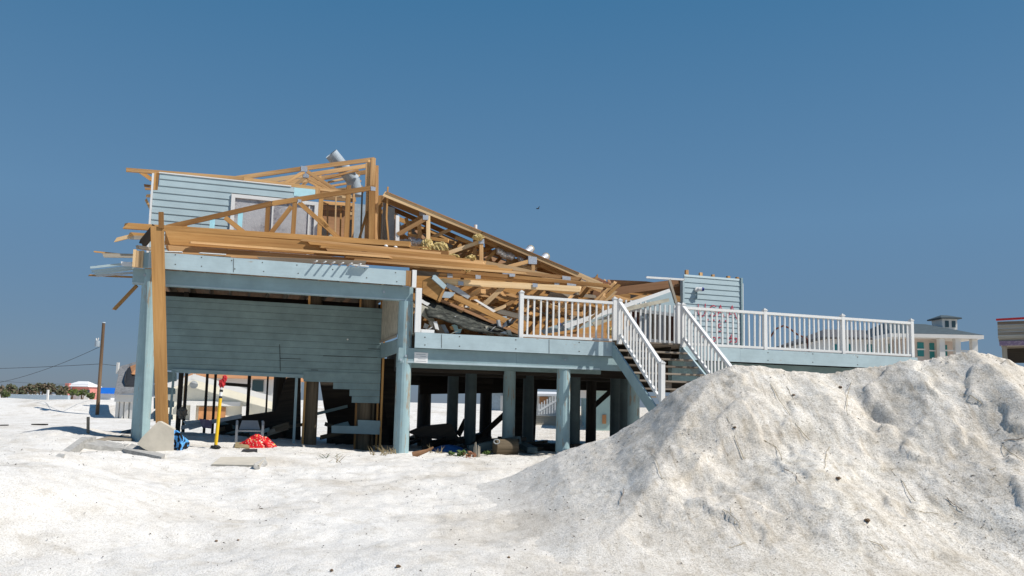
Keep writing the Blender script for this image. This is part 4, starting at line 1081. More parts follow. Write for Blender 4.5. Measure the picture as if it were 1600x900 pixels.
# big bits of the front debris
bx = thing('broken_panel_box', P(685, 462, .5), 'broken plywood box with a pale blue lid end tipped over the deck edge', 'panel')
sheet('side', [P(661, 438, .5), P(678, 430, .5), P(694, 447, .5), P(684, 470, .5), P(660, 458, .5)], .05, M['pine2'], parent=bx, nrm=WD)
sheet('lid', [P(677, 430, .42), P(680, 429, .42), P(698, 446, .42), P(694, 452, .42), P(675, 435, .42)], .25, M['blue'], parent=bx, nrm=WD)
sheet('end_board', [P(684, 470, .46), P(692, 450, .46), P(695, 453, .46), P(688, 472, .46)], .2, M['pine2'], parent=bx, nrm=WD)
for pl, w, m, lab in (([(695, 455), (711, 457), (711, 466), (690, 465)], .6, 'bluegrey', 'small grey blue sheet under the tipped panel box'),
                      ([(698, 442), (716, 449), (735, 463), (731, 467), (712, 456), (698, 449)], .62, 'grey', 'grey painted board end lying on the chords'),
                      ([(740, 468), (745, 468), (775, 486), (771, 488)], .6, 'pipewhite', 'white strip of trim lying in the low debris'),
                      ([(777, 494), (792, 494), (792, 501), (780, 499)], .8, 'bluegrey', 'small blue grey scrap near the left railing post'),
                      ([(657, 475), (668, 480), (680, 502), (676, 505), (658, 492)], .45, 'cream', 'curled cream vinyl sheet beside the white post'),
                      ([(657, 466), (665, 471), (672, 474), (668, 478), (657, 472)], .5, 'pipewhite', 'white bent strip above the curled cream sheet'),
                      ([(675, 508), (695, 507), (702, 520), (680, 521)], .35, 'bluegrey', 'pale blue crumpled sheet on the deck beside the white post'),
                      ([(664, 505), (678, 511), (672, 516), (662, 512)], .4, 'pipewhite', 'white crumpled scrap on the deck next to the white post'),
                      ([(706, 508), (714, 506), (716, 514), (722, 514), (719, 521), (712, 521)], .3, 'cyan', 'cyan and white crumpled wrap on the deck edge'),
                      ([(708, 495), (712, 494), (724, 507), (721, 510)], .4, 'pipewhite', 'white strip standing over the cyan wrap'),
                      ([(724, 503), (730, 502), (734, 521), (727, 521)], .5, 'pine2', 'brown board leaning at the deck edge'),
                      ([(750, 516), (758, 514), (766, 519), (760, 521), (748, 521)], .3, 'grey', 'grey crumpled sheet at the deck edge under the black shingle sheet'),
                      ([(728, 477), (734, 478), (733, 481), (726, 480)], .7, 'pipewhite', 'tiny white scrap among the rafters'),
                      ([(619, 374), (640, 374), (640, 382), (619, 382)], 1.6, 'grey', 'grey metal box right of the white casing')):
    mb = MB(); mb.prism([P(x, y, w) for x, y in pl], WD*.05); mb.build('debris_sheet', M[m], None, lab, 'debris', 'sheets and scraps in the wreck')
for k in range(20):
    x = rnd.uniform(662, 800); y = rnd.uniform(500, 519)+(x-660)*.03; an = rnd.uniform(-1.2, 1.2); L_ = rnd.uniform(4, 13); w = rnd.uniform(.05, .35); hh_ = rnd.uniform(1.5, 4.5)
    dx_, dy_ = L_*math.cos(an), L_*math.sin(an)
    y = min(y, 519+(x-660)*.043-abs(dy_)*.6)
    mb = MB(); mb.prism([P(x-dx_, y-dy_, w), P(x+dx_*.2, y-dy_*.6-hh_, w), P(x+dx_, y+dy_, w), P(x-dx_*.3, y+dy_*.4+hh_*.6, w)], WD*rnd.uniform(.03, .15))
    mb.build('scrap_piece', M[rnd.choice(('pipewhite', 'grey', 'bluegrey', 'cream', 'white', 'pine', 'oldwood', 'dark'))], None, 'small torn scrap lying on the deck edge left of the railing post', 'scrap', 'small scraps on the deck edge')
# black shingle sheet sagging over the deck
fs = MB(); n, m_ = 26, 8
def fsp(i, j):
    t = i/n; s_ = j/m_
    x = 660+(815-660)*t; y = 462+(524-462)*t**1.05
    p = P(x, y, .8)
    q = p-WD*(.75*s_)-ZV*((.62-.38*t)*s_**.8+.04*math.sin(9*t+4*s_)*s_)
    q.z = max(q.z+.03*float(perlin(t*6, s_*3, 5)), zd1+.02)
    return q
for i in range(n):
    for j in range(m_):
        fs.face([fsp(i, j), fsp(i, j+1), fsp(i+1, j+1), fsp(i+1, j)], sm=True)
fso = fs.build('shingle_sheet', M['felt'], None, 'black torn shingle sheet sloping down onto the deck behind its left edge', 'roofing', weld=True)
sd = fso.modifiers.new('thick', 'SOLIDIFY'); sd.thickness = .03
# insulation
for x, y, w, rx, rz, lab in ((667, 383, 1.1, .13, .18, 'yellow insulation clump at the foot of the first truss upright'), (688, 388, 1.1, .20, .16, 'biggest yellow insulation clump lying between truss webs'),
                             (663, 394, 1.0, .12, .1, 'small yellow insulation tuft low on the chord'), (702, 403, 1.15, .22, .08, 'flat yellow insulation strip under the truss web'), (738, 405, 1.3, .16, .11, 'yellow insulation clump left of the second truss upright'),
                             (750, 371, 1.1, .15, .075, 'yellow insulation tuft on top of the sloping chord'), (728, 424, .95, .07, .07, 'small yellow insulation tuft between the long chords'), (952, 517, 1.1, .09, .12, 'yellow insulation tuft behind the left railing')):
    mb = MB()
    for k in range(3): mb.blob(P(x+rnd.uniform(-5, 5), y+rnd.uniform(-2, 2), w), rx*.75, .14, rz*.8, rough=.45, seed=int(x+k*7))
    mb.build('insulation', M['insul'], None, lab, 'insulation', 'yellow insulation clumps')
# ducts, flue, vents
fl = thing('metal_flue', P(555, 290, 3.6), 'grey galvanised flue pipe leaning out over the roof, its lower joint upright', 'flue')
a, b, c = P(517.5, 240, 3.5), P(551, 281, 3.7), P(556, 300, 3.75)
mb = MB(); mb.tube([a, b], [.185, .185], 24, caps=False); mb.tube([b.lerp(a, .02), a.lerp(b, .04)], [.175, .175], 24, caps=True); mb.build('upper_pipe', M['metal'], fl)
mb = MB(); mb.tube([b+V((0, 0, .02)), c, P(556, 306, 3.75)], [.19, .185, .185], 24); mb.build('lower_pipe', M['metal'], fl)
mb = MB(); d = (b-a).normalized(); mb.tube([b-d*.04, b+d*.03], [.198, .198], 24); mb.build('band', M['metal'], fl)
def duct(a, b, w, r, lab, n=14):
    p, q = P(a[0], a[1], w), P(b[0], b[1], w)
    pts = [p.lerp(q, k/n)+ZV*.02*math.sin(k*.7) for k in range(n+1)]
    MB().tube(pts, [r*(1+.10*(k % 2)) for k in range(n+1)], 12).build('foil_duct', M['foil'], None, lab, 'duct', 'silver ducts in the fallen roof')
duct((776, 392), (802, 403), 1.6, .09, 'silver flexible duct under the sloping chord')
duct((811, 406), (824, 412), 1.5, .09, 'short silver duct beside the truss plate')
duct((641, 377), (658, 380), 1.6, .10, 'dull silver duct behind the first insulation clump')
for x, y, x2, y2, lab in ((817, 398, 829, 389, 'silver duct end with yellow lining, upper of two on the roof slope'), (841, 409, 853, 401, 'silver duct end with yellow lining, lower of two on the roof slope')):
    p, q = P(x, y, 2.0), P(x2, y2, 2.3); r = thing('duct_end', p, lab, 'duct', 'silver duct ends on the roof slope')
    mb = MB(); mb.tube([p-UD*.1-ZV*.03, p.lerp(q, .6), q], [.06, .09, .11], 14, caps=False); mb.tube([p.lerp(q, .01), p.lerp(q, .95)], [.045, .09], 14); mb.build('duct', M['foil'], r)
    d = (q-p).normalized()
    mb = MB(); mb.tube([q-d*.012, q+d*.02], [.118, .11], 14); mb.build('lining', M['insul'], r)
p = P(743, 366, 1.6); MB().tube([p, P(743, 351.5, 1.6)], .045, 12).build('vent_pipe', M['pipewhite'], None, 'short white vent pipe poking through the sloping roof', 'pipe')
for x, y, lab in ((603, 385, 'left of two white caps on the long timbers'), (618, 387, 'right of two white caps on the long timbers')):
    MB().blob(P(x, y, .85), .05, .05, .045, rough=.05, seed=2).build('plastic_dome', M['pipewhite'], None, lab, 'cap', 'white caps on the timbers')
MB().blob(P(873.5, 507, 1.0), .055, .055, .055, rough=.03, seed=2).build('blue_ball', M['bulb'], None, 'small blue ball behind the left deck railing', 'ball')
# leaning plank and pole in the front
lp = thing('leaning_plank', down(P(254, 660, -.45)), 'long orange brown plank propped upright against the left corner', 'plank')
mb = MB(); mb.prism([P(243.5, 672, -.5), P(235, 352, -.33), P(256, 356, -.33), P(263, 672, -.5)], WD*.07); mb.build('board', M['pine2'], lp)
mb = MB(); mb.prism([P(247.5, 356.5, -.36), P(247.5, 331, -.36), P(255.5, 331, -.36), P(256, 356.5, -.36)], WD*.06); mb.build('upper_board', M['pine2'], lp)
c = onground(336, 701)
yp = thing('yellow_pole', c, 'yellow pole with a red and black top stuck upright in the sand', 'pole')
def yq(t, c=c): return c.lerp(c+(P(346, 588, -.6)-P(334, 700, -.6))*.93, t)
mb = MB(); mb.tube([yq(0)-ZV*.2, yq(.71)], .032, 12); mb.build('shaft', M['yellow'], yp)
mb = MB(); mb.tube([yq(.712), yq(.74)], .033, 12); mb.tube([yq(.80), yq(.835)], .033, 12); mb.build('black_band', M['blacktip'], yp)
mb = MB(); mb.tube([yq(.742), yq(.798)], .032, 12); mb.tube([yq(.837), yq(.87)], .032, 12); mb.build('white_band', M['white'], yp)
mb = MB(); mb.blob(yq(.92), .06, .045, .085, rough=.5, seed=4); mb.blob(yq(.99)+UD*.04, .04, .04, .07, rough=.4, seed=9); mb.build('red_rag', M['red'], yp)
mb = MB(); mb.blob(c+V((.02, -.03, .02)), .09, .06, .045, rough=.5, seed=14); mb.build('base_clamp', M['blacktip'], yp)
# ================================================================== things lying on the sand
def slab(pts, zoff, t, name, label, cat, mat, tilt=0.0, group=None):
    """a broken flat piece whose outline is given on the ground"""
    q = []
    for k, (x, y) in enumerate(pts):
        p = onground(x, y); q.append(V((p.x, p.y, p.z+zoff[k])))
    mb = MB(); mb.prism(q, V((0, 0, -t)))
    return mb.build(name, mat, None, label, cat, group)
slab([(92, 716), (133, 697), (150, 692), (126, 690), (84, 712)], [-.02, .12, .12, .08, -.02], .14, 'concrete_slab', 'grey broken concrete slab tilted up at the far left of the slabs', 'slab', M['concrete'], group='broken concrete slabs')
slab([(130, 702), (192, 705), (202, 693), (140, 688)], [.09, .05, .0, .02], .16, 'concrete_slab', 'grey concrete slab with a thick dark edge before the leaning plank', 'slab', M['concrete'], group='broken concrete slabs')
slab([(192, 706), (252, 718), (258, 712), (206, 693)], [.05, .04, .02, .0], .14, 'concrete_slab', 'sand covered concrete slab running to the beige block', 'slab', M['concrete'], group='broken concrete slabs')
slab([(330, 729), (405, 733), (416, 719), (345, 716)], [.03, .06, .05, .02], .07, 'concrete_slab', 'flat tan slab in front of the red cloth', 'slab', M['beigeblock'], group='broken concrete slabs')
slab([(396, 734), (414, 721), (418, 727), (405, 735)], [.10, .08, .04, .03], .07, 'concrete_slab', 'small broken corner beside the flat tan slab', 'slab', M['concrete'], group='broken concrete slabs')
# beige block with the cloth over its side
c = onground(250, 706)
wb = (c-FO).dot(WD)
bl = [P(x, y, wb) for x, y in ((214, 694), (222, 683), (246, 659), (250, 659), (272, 671), (271, 712), (240, 707), (226, 702))]
MB().prism(bl, WD*.45).build('concrete_block', M['beigeblock'], None, 'beige angular block leaning at the foot of the left piling', 'block')
cl = MB(); n, m_ = 10, 12
CX = [(272, 671), (280, 674), (287, 680), (292, 687), (296, 692)]
def clp(i, j):
    t = i/n; s_ = j/m_
    x = 271.5+ (22-10*s_*0)*t+(3*math.sin(s_*6)*t); yt = 671+16*t**1.2; yb = 711.5
    p = P(x, yt+(yb-yt)*s_, wb-.05+.10*math.sin(t*7+1)+.25*t)
    return p+WD*.04*float(perlin(t*4, s_*4, 3))
for i in range(n):
    for j in range(m_): cl.face([clp(i, j), clp(i, j+1), clp(i+1, j+1), clp(i+1, j)], sm=True)
o = cl.build('floral_cloth', M['bag'], None, 'black cloth with blue flower pattern hanging beside the beige block', 'cloth', weld=True)
o.modifiers.new('thick', 'SOLIDIFY').thickness = .03
# red cloth heap
c = onground(399, 699); n = 34
rc = MB()
def rcp(i, j):
    a, b = i/n*2-1, j/n*2-1
    r = math.sqrt(a*a+b*b*1.0)
    x = c.x+a*.48+.06*float(perlin(a*3, b*3, 8)); y = c.y+b*.32+.06*float(perlin(a*3+5, b*3, 9))
    h = .30*max(0, 1-abs(a-.1)**1.6-abs(b)**1.7)+.05*float(fbm(a*3.5, b*3.5, 3, 12))*(1-r*.5)
    return V((x, y, c.z-.03+max(-.02, h)))
for i in range(n):
    for j in range(n):
        a, b = i/n*2-1, j/n*2-1
        if (a*a+b*b) < 1.05+.35*float(perlin(a*2.5, b*2.5, 21)): rc.face([rcp(i, j), rcp(i+1, j), rcp(i+1, j+1), rcp(i, j+1)], sm=True)
o = rc.build('red_cloth', M['redcloth'], None, 'crumpled red patterned cloth lying on the sand under the house', 'cloth', weld=True)
o.modifiers.new('thick', 'SOLIDIFY').thickness = .015
slab([(366, 700), (390, 702), (386, 694), (368, 694)], [.02, .02, .05, .04], .03, 'flattened_sack', 'tan flattened sack lying left of the red cloth', 'sack', M['straw'])
slab([(378, 706), (402, 707), (402, 704.5), (380, 704)], [.03]*4, .03, 'black_board', 'thin black board on the sand in front of the red cloth', 'board', M['blacktip'])
# plastic chair in the shade
cw = 2.0
u0, u1 = UZ(366, 680, cw)[0], UZ(413, 680, cw)[0]; uc = (u0+u1)/2
gzc = g1(*H(uc, cw, 0).xy); S_ = (u1-u0)
ch = thing('plastic_chair', H(uc, cw, gzc), 'grey plastic armchair standing in the shade under the house', 'chair')
hs_ = UZ(390, 672, cw)[1]
mb = MB(); mb.hbox(u0+.08, u1-.08, cw-.25, cw+.22, hs_-.03, hs_); mb.build('seat', M['chair'], ch)
mb = MB(); mb.prism([H(u0+.1, cw+.2, hs_+.01), H(u1-.1, cw+.2, hs_+.01), H(u1-.16, cw+.32, hs_+.22), H(u0+.16, cw+.32, hs_+.22)], WD*.03); mb.build('backrest', M['chair'], ch)
for s_, u in ((-1, u0+.05), (1, u1-.05)):
    mb = MB(); mb.tube([H(u, cw-.3, gzc-.03), H(u, cw-.27, hs_+.12), H(u, cw-.2, hs_+.2), H(u, cw+.2, hs_+.2)], .03, 8); mb.build('arm', M['chair'], ch)
    mb = MB(); mb.beam(H(u, cw-.3, gzc-.03), H(u, cw-.27, hs_), .06, .05, UD); mb.build('leg', M['chair'], ch)
    mb = MB(); mb.beam(H(u, cw+.25, gzc-.03), H(u, cw+.2, hs_), .06, .05, UD); mb.build('leg', M['chair'], ch)
# clutter under the house
mb = MB(); bar(mb, (284, 668), (378, 650), 3.4, .05, .10); mb.build('grey_pole', M['grey'], None, 'grey bar lying askew behind the yellow pole', 'bar')
MB().prism([P(311, 654, 3.2), P(331, 657, 3.2), P(331, 670, 3.2), P(316, 668, 3.2)], WD*.12).build('cushion', M['cushion'], None, 'purple cushion in the clutter left of the yellow pole', 'cushion')
MB().prism([P(286, 658, 4), P(312, 656, 4), P(318, 666, 4), P(296, 672, 4)], WD*.04).build('white_board', M['white'], None, 'white board lying in the clutter behind the floral cloth', 'board')
MB().blob(P(285, 645, 3.2), .12, .1, .14, rough=.4, seed=3).build('hanging_rag', M['oldwood'], None, 'grey rag caught on the doorway post', 'rag')
MB().prism([P(640, 676, 3.2), P(664, 666, 3.2), P(705, 662, 3.2), P(720, 690, 3.2), P(660, 684, 3.2)], WD*.4).build('dark_crate', M['darkshadewood'], None, 'dark broken furniture piece in the shade right of the middle piling', 'furniture')
tb = MB(); n = 10
ct = down(P(702, 690, 1.6))
for i in range(n):
    for j in range(n):
        f = lambda a, b: V((ct.x+(a/n-.5)*.95, ct.y+(b/n-.5)*.6, surf(ct.x, ct.y)+.02+.16*max(0, 1-(a/n*2-1)**2)*max(0, 1-(b/n*2-1)**2)+.03*float(perlin(a*.6, b*.6, 4))))
        tb.face([f(i, j), f(i+1, j), f(i+1, j+1), f(i, j+1)], sm=True)
tb.build('blue_tarp', M['bluetarp'], None, 'dark blue tarp crumpled in the shade between the pilings', 'tarp', weld=True).modifiers.new('thick', 'SOLIDIFY').thickness = .02
c = P(790, 692, .9); gq = surf(c.x, c.y)
cr = thing('rusty_drum', V((c.x, c.y, gq)), 'brown rusty drum lying under the deck with a pale ring on its end', 'drum')
mb = MB(); mb.tube([H((c-FO).dot(UD)-.28, .9, gq+.2), H((c-FO).dot(UD)+.28, .9, gq+.2)], .22, 20); mb.build('body', M['postwood'], cr)
c2 = P(776, 690, .62); mb = MB(); mb.tube([c2+V((math.cos(a)*.07, 0, math.sin(a)*.055)) for a in [k*math.pi/6 for k in range(13)]], .013, 6); mb.build('ring', M['grey'], cr)
# fallen pallet-ish boards left behind the piling
for pl, m, lab in ((((168, 688), (150, 688), (206, 678), (206, 690)), 'oldwood', 'flat grey board lying behind the left piling'),
                   (((185, 686), (208, 686), (208, 676), (190, 677)), 'darkshadewood', 'dark brown board lying beside the left piling')):
    slab(pl, [.05, .02, .10, .06], .05, 'flat_board', lab, 'board', M[m], group='boards behind the left piling')
p = onground(138, 677, 14); mb = MB(); mb.beam(p-ZV*.1, p+ZV*.34-V((.03, 0, 0)), .05, .035, V((1, 0, 0))); mb.build('broken_stake', M['oldwood'], None, 'grey broken stake standing up out of the sand at the left', 'stake')
p = onground(62, 664, 18); mb = MB(); mb.beam(p+V((-.28, 0, .01)), p+V((.28, 0, .02)), .14, .05); mb.build('dark_plank', M['darkshadewood'], None, 'dark plank lying alone on the flat sand at the far left', 'plank')
p = onground(6, 665, 18); mb = MB(); mb.beam(p+V((-.12, 0, .01)), p+V((.14, 0, .02)), .1, .04); mb.build('dark_plank', M['darkshadewood'], None, 'tiny dark scrap at the left photo edge on the sand', 'plank')
# driftwood, plants
def crooked(p0, dirs, r, mat, name, label, cat, group=None, n=6):
    pts = [V(p0)]
    for d in dirs: pts.append(pts[-1]+V(d))
    rr = [r*(1-.75*k/len(dirs)) for k in range(len(pts))]
    return MB().tube(pts, rr, n).build(name, mat, None, label, cat, group)
p = onground(645, 713, 14); crooked(p+ZV*.02, [(.15, 0, .05), (.15, .02, .05), (.14, 0, .08)], .075, M['ply'], 'driftwood', 'brown driftwood log right of the middle piling', 'log', n=9)
p = onground(745, 714, 14)
pl_ = thing('dry_stump', p, 'pale brown splintered stump standing before the drum', 'stump')
mb = MB()
for k in range(9):
    a = rnd.uniform(0, 6.28); mb.tube([p+V((math.cos(a)*.05, math.sin(a)*.05, -.05)), p+V((math.cos(a)*.07, math.sin(a)*.07, rnd.uniform(.15, .33)))], [.04, .012], 6)
mb.build('splinter', M['oldwood'], pl_)
def leafy(px, py, n, r, h, mat, name, label, group):
    p = onground(px, py, 14); mb = MB()
    for k in range(n):
        a = rnd.uniform(0, 6.28); d = rnd.uniform(0, r); q = p+V((math.cos(a)*d, math.sin(a)*d, rnd.uniform(.01, h)))
        L = rnd.uniform(.03, .07); x = V((rnd.uniform(-1, 1), rnd.uniform(-1, 1), rnd.uniform(-.6, .6))).normalized(); y = x.orthogonal().normalized()
        mb.face([q-x*L, q-y*L*.5, q+x*L, q+y*L*.5])
    return mb.build(name, mat, None, label, 'plant', group)
leafy(722, 713, 60, .16, .12, M['green'], 'beach_plant', 'green beach plant left of the dry stump', 'small beach plants')
leafy(735, 716, 40, .14, .12, M['reddry'], 'beach_plant', 'red brown dried plant at the foot of the dry stump', 'small beach plants')
leafy(705, 712, 30, .10, .08, M['green'], 'beach_plant', 'small green plant farther left of the dry stump', 'small beach plants')
leafy(760, 711, 30, .10, .09, M['green'], 'beach_plant', 'small green plant right of the dry stump', 'small beach plants')
leafy(787, 707, 26, .09, .08, M['green'], 'beach_plant', 'tiny green plant in front of the rusty drum', 'small beach plants')
def tuft(px, py, n, L, mat, label, group, name='grass_tuft', lean=(0, 0)):
    p = onground(px, py, 9); mb = MB()
    for k in range(n):
        q = p+V((rnd.uniform(-.18, .18), rnd.uniform(-.12, .12), -.02)); d = V((rnd.uniform(-.8, .8)+lean[0], rnd.uniform(-.5, .5), rnd.uniform(.15, .8))).normalized()*L*rnd.uniform(.5, 1)
        s_ = V((.008, 0, 0)); e = q+d*.55; f = q+d+V((0, 0, -.12*L))
        mb.face([q-s_, q+s_, e+s_*.8, e-s_*.8]); mb.face([e-s_*.8, e+s_*.8, f])
    return mb.build(name, mat, None, label, 'grass', group)
tuft(610, 709, 26, .38, M['straw'], 'dry straw grass tuft at the foot of the middle piling', 'dry grass tufts')
tuft(590, 711, 16, .30, M['straw'], 'dry straw grass left of the middle piling', 'dry grass tufts')
tuft(505, 716, 9, .35, M['green'], 'thin green grass blades on the sand before the garage', 'dry grass tufts')
tuft(520, 722, 5, .32, M['straw'], 'thin dry blades next to the green grass before the garage', 'dry grass tufts')
tuft(820, 704, 12, .30, M['straw'], 'dry straw grass between drum and right piling', 'dry grass tufts')
tuft(680, 708, 14, .30, M['straw'], 'dry straw grass right of the driftwood log', 'dry grass tufts')
# roots and twigs on the mound: the larger ones one by one
TW = [((1205, 602), (1225, 640), (1245, 668), (1265, 690)), ((1228, 606), (1240, 624), (1243, 636)), ((1135, 655), (1150, 690), (1162, 720)), ((1025, 720), (1035, 752)), ((975, 765), (968, 790)),
      ((1130, 800), (1150, 815), (1160, 835)), ((1140, 795), (1148, 822)), ((1250, 756), (1240, 742), (1225, 735)), ((1500, 620), (1520, 626), (1535, 634)), ((1570, 690), (1590, 688), (1600, 686)),
      ((1565, 698), (1580, 710), (1600, 728)), ((1390, 735), (1410, 755), (1430, 785)), ((1425, 800), (1445, 803), (1470, 804)), ((1330, 600), (1322, 625), (1325, 650)), ((1195, 690), (1212, 700), (1222, 722)),
      ((1480, 780), (1495, 795), (1505, 802)), ((1355, 845), (1375, 858), (1385, 862)), ((1140, 860), (1155, 854), (1165, 852)), ((1295, 700), (1290, 720), (1288, 735)), ((1545, 735), (1550, 738), (1556, 734))]
where = ['longest brown root running down the upper middle of the mound', 'short orange root near the mound top, beside the longest root', 'thin root on the pale scarp at the left of the mound', 'short root on the left shoulder of the mound',
         'dark twig on the shaded left flank of the mound', 'tan twig at the foot of the bright scarp', 'upright tan twig crossing another at the foot of the bright scarp', 'curled root under a slump in the mound middle', 'twig near the right summit of the mound',
         'twig end at the right photo edge of the mound', 'long straw at the right photo edge of the mound', 'brown root sloping down the right middle of the mound', 'flat twig beside the dark hole low on the mound', 'tan root hanging near the notch in the mound crest',
         'root above the slump in the mound middle', 'tan chip like stick on the lower right mound', 'thin straw near the bottom of the mound', 'thin twig at the bottom left of the mound', 'dark short root in the mound middle right of the slump', 'dark short stick on the far right of the mound']
for pl, lab in zip(TW, where):
    pts = []
    for (x, y) in pl:
        q = onground(x, y, 6.5, 18); q.z += .012; pts.append(q)
    fine = []
    for a, b in zip(pts, pts[1:]):
        for k in range(3):
            fine.append(a.lerp(b, k/3)+V((rnd.uniform(-.015, .015), 0, rnd.uniform(-.004, .006))))
    fine.append(pts[-1])
    MB().tube(fine, [rnd.uniform(.002, .0042) for _ in fine], 5).build('dry_root', M[rnd.choice(('straw', 'straw', 'straw', 'root'))], None, lab, 'root', 'roots and twigs on the sand mound')
# uncountable litter: straw bits and chips
lt = MB(); R = np.random.RandomState(5)
NL = 12000
lx = R.uniform(-9, 9.5, NL); ly = R.uniform(6.8, 18, NL)
zg = gz(lx, ly); zm, mm_ = mz(lx, ly)
dens = np.where(mm_ > .3, np.clip(.25+1.1*fbm(lx*.9, ly*.9, 3, 95), .05, 1), .10+.25*sstep(0, .5, fbm(lx*.5, ly*.5, 3, 91)))
for k in range(NL):
    if R.rand() > dens[k]: continue
    z = max(zg[k], zm[k]-.045)
    L = R.uniform(.004, .02)*(1 if R.rand() < .93 else 3.0); a = R.uniform(0, 6.28); t = R.uniform(-.3, .5)
    p = V((lx[k], ly[k], z+.006)); d = V((math.cos(a)*L, math.sin(a)*L, t*L)); s_ = V((-math.sin(a), math.cos(a), 0))*R.uniform(.0018, .005)
    lt.face([p-d-s_, p+d-s_*.6, p+d+s_*.6, p-d+s_]) if R.rand() < .5 else lt.face([p-d-s_, p+d, p+ZV*.012+s_*2])
lt.build('plant_litter', M['litter'], None, 'tiny dark straw bits and chips scattered over sand and mound', None, None, 'stuff', org=V((0, 0, 0)))
for px, py, r, lab in ((338, 846, .035, 'dark chip on the sand in the lower left foreground'), (372, 846, .03, 'small dark chip near the lower left foreground chip'), (622, 889, .05, 'dark brown chip at the bottom edge, left of centre'), (795, 872, .035, 'greyish lump on the foreground sand'), (518, 893, .04, 'dark chip at the bottom edge in the left half'),
                       (1148, 672, .05, 'brown clod on the pale mound face, left part'), (1313, 607, .06, 'round brown clod near the notch in the mound crest'), (1310, 755, .06, 'red brown clod in the middle of the mound'), (1355, 815, .07, 'dark clod low in the mound middle'), (1240, 618, .05, 'orange brown clod under the mound top')):
    p = onground(px, py, 6.5, 18); r *= .42; MB().blob(p+ZV*r*.3, r, r, r*.6, rough=.5, seed=int(px)).build('dirt_clod', M['root'], None, lab, 'clod', 'clods and chips on the sand')

# ================================================================== background
def cuboid(mb, x0, x1, y0, y1, z0, z1): mb.box(((x0+x1)/2, (y0+y1)/2, (z0+z1)/2), (x1-x0, 0, 0), (0, y1-y0, 0), (0, 0, z1-z0)); return mb
def px_x(px, py, Y): return PY(px, py, Y).x
def px_z(px, py, Y): return PY(px, py, Y).z
def hip(mb, x0, x1, y0, y1, z0, zr, inset, ov=.3, th=.12):
    x0 -= ov; x1 += ov; y0 -= ov; y1 += ov
    ym = (y0+y1)/2
    a, b = V((x0+inset, ym, zr)), V((x1-inset, ym, zr))
    c = [V((x0, y0, z0)), V((x1, y0, z0)), V((x1, y1, z0)), V((x0, y1, z0))]
    d = [p+ZV*th for p in c]
    for k in range(4): mb.face([c[k], c[(k+1) % 4], d[(k+1) % 4], d[k]])
    mb.face(c[::-1])
    uvf = lambda ps: [(p.x, p.z*2) for p in ps]
    for f in ([d[0], d[1], b, a], [d[2], d[3], a, b], [d[1], d[2], b], [d[3], d[0], a]): mb.face(f, uvf(f))
M['pinkwall'] = plain('pink_wall', (.62, .24, .20), .1, 2); M['whiteroof'] = plain('white_roof', (.74, .74, .74), .08, 1); M['blueroof'] = plain('blue_tarp_roof', (.01, .14, .55), .1, 1)
M['wallwhite'] = plain('white_wall', (.74, .72, .68), .06, 1); M['slate'] = plain('slate_roof', (.07, .095, .105), .25, 3); M['wallbeige'] = plain('beige_siding', (.80, .76, .63), .08, 1.2)
M['shinglegrey'] = plain('grey_shingles', (.24, .24, .24), .35, 7, .9, .2, .5); M['orangeply'] = plain('orange_sheathing', (.52, .25, .11), .2, 2); M['tealwall'] = plain('teal_wall', (.36, .50, .48), .1, 2)
M['rose'] = plain('rose_wall', (.62, .52, .46), .08, 1); M['greenroof'] = plain('slate_brown_roof', (.12, .115, .115), .3, 3); M['greywood'] = wood('grey_boards', (.25, .23, .19), (.34, .315, .26), (.40, .37, .31), knots=False)
def gy(x, y): return float(gz(x, y, False))
# pink house
Y = 120
x0, x1 = px_x(112, 610, Y), px_x(152, 610, Y); z0 = px_z(130, 622, Y); ze = px_z(130, 604.5, Y)
x1 -= 1.2; h = thing('pink_house', V(((x0+x1)/2, Y+1.2, z0)), 'far pink house with a white hip roof and pink chimney', 'house')
cuboid(MB(), x0, x1, Y, Y+2.5, z0-1, ze).build('wall', M['pinkwall'], h)
mb = MB(); hip(mb, x0, x1-.6, Y, Y+2.5, ze, px_z(128, 595.5, Y), (x1-x0)*.42, .8); ro = mb.build('roof', M['whiteroof'], h)
cx = px_x(109.5, 606, Y); cuboid(MB(), cx-.28, cx+.28, Y-.9, Y-.3, z0-1, px_z(109, 599, Y)).build('chimney', M['pinkwall'], h)
cuboid(MB(), px_x(126, 610, Y), px_x(140, 610, Y), Y-.05, Y+.1, px_z(130, 615, Y), px_z(130, 609, Y)).build('window', M['glass'], h)
cuboid(MB(), x0-.01, x1+.01, Y-.06, Y+.2, z0-1, px_z(130, 615, Y)).build('base_wall', M['wallwhite'], h)
Y = 140
x0, x1 = px_x(148, 610, Y), px_x(174, 610, Y)
h = thing('blue_roof_house', V(((x0+x1)/2, Y+4, px_z(160, 622, Y))), 'far white house with a bright blue tarped roof behind the utility pole', 'house')
cuboid(MB(), x0, x1, Y, Y+3, px_z(160, 626, Y), px_z(160, 615, Y)).build('wall', M['wallwhite'], h)
mb = MB(); mb.prism([V((x0-.6, Y-.6, px_z(160, 615, Y))), V((x0-.6, Y+3.6, px_z(160, 615, Y))), V((x0-.6, Y+1.5, px_z(160, 605.5, Y)))], V((x1-x0+1.2, 0, 0))); mb.build('roof', M['blueroof'], h)
